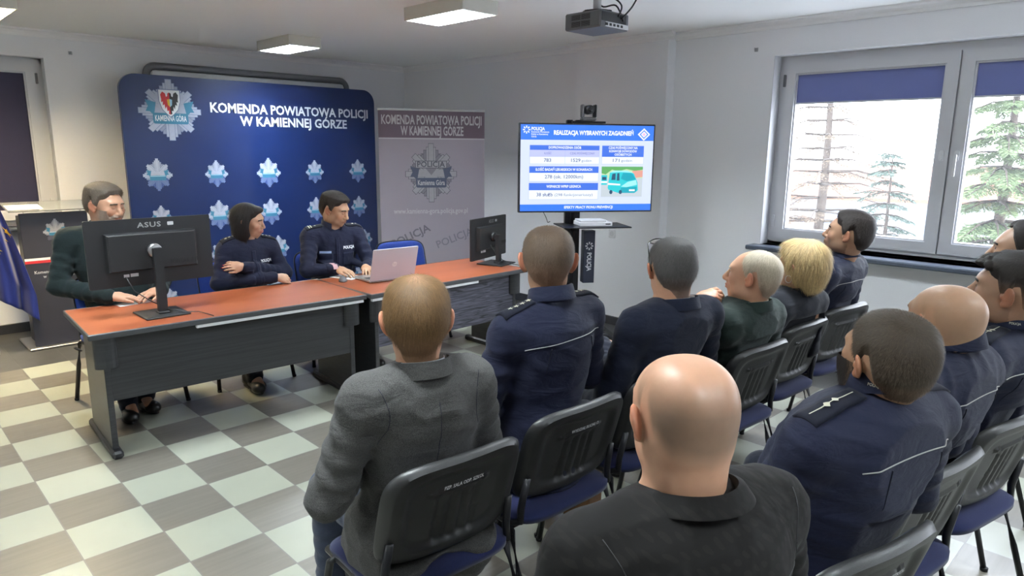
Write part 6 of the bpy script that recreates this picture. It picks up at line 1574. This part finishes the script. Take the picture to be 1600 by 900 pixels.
def P_blonde():
    p = person(dict(cy=-.02, x=2.82, y=-2.33, az=8, head=(2.735, -2.545, 1.100), haz=6, hp=4, hs=.96, skin='pink', bulk=.92, sw=.160, neck_r=.050, seed=27, jaw=.9, neck=(.02, .04, 0),
        label='blonde person with a short layered bob and hoop earrings in a charcoal jacket', top='coat_black', top_name='jacket', thick=.012, fold=.004, h=.005,
        hair=dict(style='bob', t=.016, col=(.50, .36, .17), n=9000, len=.048, w=.0022,
            blobs=[((0, -.030, .050), (.094, .108, .092), .02), ((0, -.062, -.005), (.092, .078, .095), .03), ((0, .045, .085), (.066, .050, .045), .03), ((-.062, -.020, -.005), (.036, .055, .065), .02), ((.062, -.020, -.005), (.036, .055, .065), .02), ((0, -.080, -.060), (.078, .046, .046), .02), ((0, .085, -.02), (.055, .045, .085), .012, 's'), ((-.085, .045, -.065), (.05, .055, .05), .012, 's'), ((.085, .045, -.065), (.05, .055, .05), .012, 's')],
            kw=dict(crown=(0, -.035, .15), lift=.12, down=1.0, jit=.16, var=.42, segs=3))))
    lapel_collar(p, 'coat_black', None, high=.020, r=(.066, .072))
    pl = lambda *q: p['place'](np.array([q]))[0]
    for sx in (-1, 1):
        mb = MB(); mb.tube([pl(sx*.088, .004+.016*math.sin(a), -.058+.018*math.cos(a)) for a in np.linspace(0, 2*PI, 17)[:-1]], .0016, 6, closed=True); mb.build('earring', M['alu'], p['root'], smooth=True)
    # patterned scarf edge showing at the throat
    collar_mesh('scarf', p['Nk']+np.array([0, .014, .004]), np.array([0, .2, 1]), p['ty'], fabric('speckled_scarf', rgb(.01, .01, .012), fine=140, var=.1, col2=rgb(.5, .5, .5), fold=.001), p['root'], r0=(.056, .062), hgt=.030, flare=.010, drop=.04, gap=4, point=.0)
P_blonde()
def P_window_officer():
    p = person(dict(cy=-.01, x=3.37, y=-2.34, az=2, head=(3.285, -2.55, 1.212), haz=-12, hp=10, skin='tan', bulk=1.08, sw=.178, neck_r=.058, seed=33, shadow_beard=.75, neck=(.02, .05, 0), eyes='open', face=True,
        label='dark-haired officer in navy uniform by the window, looking up to the left', top='police', top_name='uniform_shirt', fold=.004, h=.0048, brow=(.02, .014, .010),
        hair=dict(style='short', t=.012, fade=.035, top=.012, col=(.030, .022, .020), n=7000, len=.018, w=.0010, kw=dict(crown=(0, -.06, .11), lift=.35, down=.35, jit=.25, var=.5))))
    uniform(p, chest=False, left=None, right=None)
P_window_officer()
def P_bald_black():
    p = person(dict(x=.47, y=-3.32, az=14, twist=4, head=(.453, -3.317, 1.205), haz=30, hp=-4, hs=.97, skin='pink', bulk=1.22, sw=.178, neck_r=.070, scalp=1.0, ear=1.05, seed=41, sdrop=.070,
        label='bald person in a black patterned shirt, nearest the camera', top='shirt_black', top_name='shirt', thick=.012, fold=.004, hc=.0075, h=.0036,
        arms={-1: ((.10, .03, -.27), (.06, .30, .66)), 1: ((.10, .03, -.27), (.06, .30, .66))}, hands={1: dict(d=(-.3, .9, -.2), n=(0, .3, 1))}))
    collar_mesh('collar', p['Nk']+np.array([0, .0, .010]), np.array([0, .12, 1]), p['ty'], M['shirt_black'], p['clo'], r0=(.070, .076), hgt=.014, flare=.030, drop=.024, gap=26, point=.03, th=.004)
    Nk, tx, ty = p['Nk'], p['tx'], p['ty']
    seam(p, [Nk+tx*t*.17+np.array([0, 0, -.12]) for t in np.linspace(-1, 1, 50)], ty, 'yoke_seam', .0009)
    for q in (-1, 1):
        c = p['SH'][q]; seam(p, [c+tx*q*.002-ty*.06+np.array([0, 0, .06-.2*t])+tx*q*(-.03*math.sin(t*PI)) for t in np.linspace(0, 1, 26)], ty, 'sleeve_seam', .0009)
P_bald_black()
def P_bearded_officer():
    p = person(dict(x=1.05, y=-3.29, az=14, twist=2, head=(1.130, -3.425, 1.185), haz=28, hp=10, hr=-4, hs=.93, skin='warm', bulk=1.24, sw=.184, neck_r=.062, seed=47, neck=(.0, .025, .044), sdrop=.085, cup=.008,
        label='officer with dark cropped hair and a black beard, two-star bar epaulette, lettering on the collar', top='police', top_name='uniform_shirt', fold=.005, hc=.0075, h=.004,
        arms={-1: ((.07, .10, -.26), (-.06, .30, .66)), 1: ((.09, .05, -.26), (.05, .30, .68))},
        hair=dict(style='short', t=.008, fade=.035, top=.007, col=(.062, .043, .028), fadecol=(-.01, .07, .5), n=13000, len=.011, w=.0008, kw=BUZZ), beard=dict(t=.011, col=(.020, .014, .012), n=4000, len=.013, z=-.026, y=.002)))
    uniform(p, chest=False, left='bar2', right='bar2', collar_txt=-1)
P_bearded_officer()
def P_bald_officer():
    p = person(dict(x=1.60, y=-3.27, az=8, twist=2, head=(1.614, -3.418, 1.190), haz=30, hp=4, hs=.93, skin='warm', bulk=1.16, sw=.180, neck_r=.060, scalp=.30, seed=52, neck=(.01, .0, .050), sdrop=.085, ear=1.0,
        label='bald officer in navy uniform with grey piping across the back, behind the bearded officer', top='police', top_name='uniform_shirt', fold=.005, h=.004,
        arms={-1: ((.07, .08, -.27), (.05, .20, .66)), 1: ((.08, .06, -.27), (.05, .22, .66))}))
    uniform(p, chest=False, left=None, right=None)
P_bald_officer()
def P_curly_officer():
    rg = np.random.default_rng(5); bl = []
    for i in range(46):
        a = rg.uniform(-PI, PI); rr = rg.uniform(0, 1)**.5; bl.append(((.062*rr*math.sin(a), .030+.072*rr*math.cos(a), .112-.040*rr*rr+rg.uniform(-.003, .004)), (.013, .013, .012), .006))
    p = person(dict(x=2.14, y=-3.34, az=8, head=(2.055, -3.49, 1.219), haz=0, hp=6, hs=1.0, skin='tan', bulk=1.06, sw=.178, neck_r=.056, seed=58, shadow_beard=.55, nose=1.15, eyes='open', face=True, neck=(.02, .02, .02), sdrop=.070, h=.004,
        label='officer in profile with dark curly hair on top and shaved sides, at the right edge', top='police', top_name='uniform_shirt', fold=.005, brow=(.018, .012, .010),
        hair=dict(style='short', t=.009, fade=.04, top=.014, col=(.022, .016, .014), fadecol=(.045, .07, .75), blobs=bl, n=6000, len=.012, w=.0009, kw=dict(crown=(0, -.05, .10), lift=.4, down=.2, jit=.4, var=.4))))
    uniform(p, chest=False, left='bar2', right='bar2', collar_txt=-1)
P_curly_officer()
def P_far_edge():
    person(dict(x=2.86, y=-3.24, az=4, head=(2.775, -3.392, 1.262), haz=-6, hp=4, skin='tan', bulk=1.0, seed=61, nose=1.05, neck=(.03, .04, 0), eyes='open', face=True, brow=(.02, .014, .010),
        label='dark-haired person mostly hidden beyond the curly-haired officer at the right edge', top='coat_black', top_name='jacket', fold=.004, h=.005,
        hair=dict(style='receding', t=.012, fade=.03, top=.01, col=(.022, .016, .014), n=4000, len=.014, w=.0010, kw=dict(lift=.3, down=.3, jit=.25))))
P_far_edge()
def P_bearded_desk():
    p = person(dict(x=.70, y=.885, az=182, head=(.672, .915, 1.272), haz=150, hp=-8, hs=1.04, skin='pink', bulk=1.22, sw=.188, neck_r=.062, seed=66, eyes='shut', face=True, brow=(.10, .075, .055), nose=1.1, cheek=1.1,
        label='bearded person in a dark suit behind the large monitor', top='suit_teal', top_name='jacket', thick=.014, fold=.005, h=.0042,
        arms={1: ((.085, .06, -.265), (.120, .255, .752)), -1: ((.085, .06, -.265), (.16, .245, .752))},
        hands={1: dict(d=(-1, .25, -.06), n=(0, .1, 1), curl=(.25, .25, .3, .35), thumb=(.7, .4)), -1: dict(d=(.95, .45, -.05), n=(0, .1, 1), curl=(.3, .3, .3, .3))},
        legs={1: ((.13, .42, .49), (.09, .28, .10)), -1: ((.13, .42, .49), (.02, .20, .10))},
        hair=dict(style='short', t=.013, fade=.035, top=.014, col=(.125, .10, .078), fadecol=(.0, .06, .3), n=6000, len=.016, w=.0011, kw=dict(crown=(0, -.04, .10), lift=.35, down=.2, jit=.25, var=.4, fwd=.02)), beard=dict(t=.005, col=(.24, .18, .14), n=2500, len=.006, z=-.036)))
    lapel_collar(p, 'suit_teal', 'suit_navy', high=.026, r=(.074, .080))
    mb = MB()
    for q in (-1, 1):
        a, b_ = p['WR'][q], p['EL'][q]; u = (b_-a)/np.linalg.norm(b_-a); mb.tube([a-u*.008, a+u*.03], [.037, .038], 16)
    mb.build('shirt_cuff', M['shirt_white'], p['root'], smooth=True)
P_bearded_desk()
def P_woman_desk():
    p = person(dict(x=1.45, y=.86, az=184, head=(1.520, .800, 1.128), haz=134, hp=-8, hr=4, hs=.95, skin='fair', bulk=.92, sw=.158, sdrop=.062, neck_r=.048, seed=71, eyes='shut', face=True, brow=(.03, .02, .016), jaw=.88, nose=.9, lip=(.40, .12, .12),
        label='dark-haired woman officer with folded arms and red nails at the desk', top='police', top_name='uniform_shirt', fold=.004, h=.0036, arm=.92, nails=-1, hand_s=.84, cbk=.155,
        arms={1: ((.085, .06, -.215), (-.150, .275, .752)), -1: ((.085, .05, -.200), (-.035, .205, .835))},
        hands={1: dict(d=(-1, .12, -.12), n=(-.2, .75, .7), curl=(.75, .8, .85, .9), thumb=(.8, .35)), -1: dict(d=(.95, .10, .22), n=(.1, .9, .5), curl=(.35, .40, .45, .5), thumb=(.6, .5), spread=.08)},
        legs={1: ((.08, .42, .49), (.05, .30, .10)), -1: ((.08, .42, .49), (-.06, .24, .10))},
        hair=dict(style='bob', noface=.3, t=.012, col=(.016, .012, .012), n=7000, len=.09, w=.0022,
            blobs=[((0, -.024, .038), (.090, .104, .090), .02), ((-.072, -.016, -.055), (.030, .058, .100), .03), ((.072, -.016, -.055), (.030, .058, .100), .03), ((0, -.060, -.060), (.082, .055, .100), .03), ((0, .060, .088), (.058, .034, .024), .02), ((0, .092, -.030), (.082, .082, .098), .014, 's'), ((.05, .055, -.03), (.04, .035, .07), .01, 's')],
            kw=dict(crown=(0, -.02, .14), lift=.05, down=1.4, jit=.06, var=.5, segs=3))))
    uniform(p, piping=False, back=False, left='stars4', right='stars4')
P_woman_desk()
def P_laptop_officer():
    p = person(dict(x=2.20, y=.90, az=190, twist=0, head=(2.165, .750, 1.172), haz=152, hp=-16, hs=1.0, skin='warm', bulk=1.04, sw=.176, neck_r=.056, seed=76, eyes='shut', face=True, brow=(.02, .014, .010), shadow_beard=.35, nose=1.05,
        label='dark-haired officer looking down and typing at the laptop', top='police', top_name='uniform_shirt', fold=.004, h=.0038,
        arms={1: ((.07, .13, -.235), (.085, .345, .752)), -1: ((.07, .12, -.235), (.13, .36, .752))},
        hands={1: dict(d=(-.55, .85, -.08), n=(0, .05, 1), curl=(.30, .30, .32, .35), thumb=(.7, .45)), -1: dict(d=(.25, .95, -.06), n=(0, .05, 1), curl=(.35, .35, .35, .35), thumb=(.6, .5))},
        hair=dict(style='short', t=.012, fade=.03, top=.018, col=(.030, .022, .018), fadecol=(.01, .05, .3), n=7000, len=.020, w=.0011, kw=dict(crown=(0, -.05, .10), lift=.45, down=.0, jit=.3, var=.5, fwd=.03))))
    bv = uniform(p, piping=False, back=False, left='stars2', right='bars')
    mb = MB(); thick_patch(mb, bv, p['Nk']+p['tx']*.080+np.array([0, 0, -.262]), -p['tx'], np.array([0, 0, 1.]), .030, .036, -p['ty'], 4, 4, .004, .002); mb.build('sleeve_badge', plain('pinkish_badge', rgb(.50, .30, .32), .5, vary=.3, bscale=200), p['clo'])
P_laptop_officer()
# ------------------------------------------------------------------ daylight, camera, colour management
def world():
    w = bpy.data.worlds.new('overcast'); SC.world = w; w.use_nodes = True; nt = w.node_tree; N = nt.nodes; L = nt.links
    bg = N['Background']; tc = N.new('ShaderNodeTexCoord'); sp = N.new('ShaderNodeSeparateXYZ'); cr = N.new('ShaderNodeValToRGB')
    L.new(tc.outputs['Generated'], sp.inputs[0]); L.new(sp.outputs['Z'], cr.inputs[0])
    cr.color_ramp.elements[0].color = rgb(.70, .74, .80); cr.color_ramp.elements[1].color = rgb(.86, .92, 1.0)
    L.new(cr.outputs[0], bg.inputs['Color']); bg.inputs['Strength'].default_value = 11.0
world()
for i, (a, b_) in enumerate(OPN):      # sky portals in the real window openings
    L = bpy.data.lights.new('window_daylight', 'AREA'); L.shape = 'RECTANGLE'; L.size = b_-a; L.size_y = WZ[1]-WZ[0]
    L.cycles.is_portal = True
    o = bpy.data.objects.new('window_daylight', L); COL.objects.link(o); o.location = (4.96, (a+b_)/2, (WZ[0]+WZ[1])/2); o.rotation_euler = (math.radians(90), 0, math.radians(90))
cam = bpy.data.cameras.new('camera'); co = bpy.data.objects.new('camera', cam); COL.objects.link(co); SC.camera = co
cam.sensor_fit = 'HORIZONTAL'; cam.sensor_width = 36; cam.lens = 1078.09/1600*36; cam.clip_start = .02; cam.clip_end = 400
R_ = np.array([[0.7151926284048123, -0.6988742692957127, 0.00861742373332215], [-0.1338158929251682, -0.1490210185554503, -0.9797377418622478], [0.6859976757074735, 0.6995480624982674, -0.20009921833646507]])
mw = Matrix.Identity(4)
for i in range(3):
    mw[i][0] = R_[0][i]; mw[i][1] = -R_[1][i]; mw[i][2] = -R_[2][i]
mw[0][3], mw[1][3], mw[2][3] = -.527, -3.904, 1.646
co.matrix_world = mw
vs = SC.view_settings; vs.view_transform = 'Standard'; vs.look = 'None'; vs.gamma = 1.; vs.use_curve_mapping = False; vs.exposure = 0.92
SC.cycles.max_bounces = 8; SC.cycles.diffuse_bounces = 5; SC.cycles.transparent_max_bounces = 12
SC.cycles.use_denoising = True
SC.cycles.sample_clamp_indirect = 6
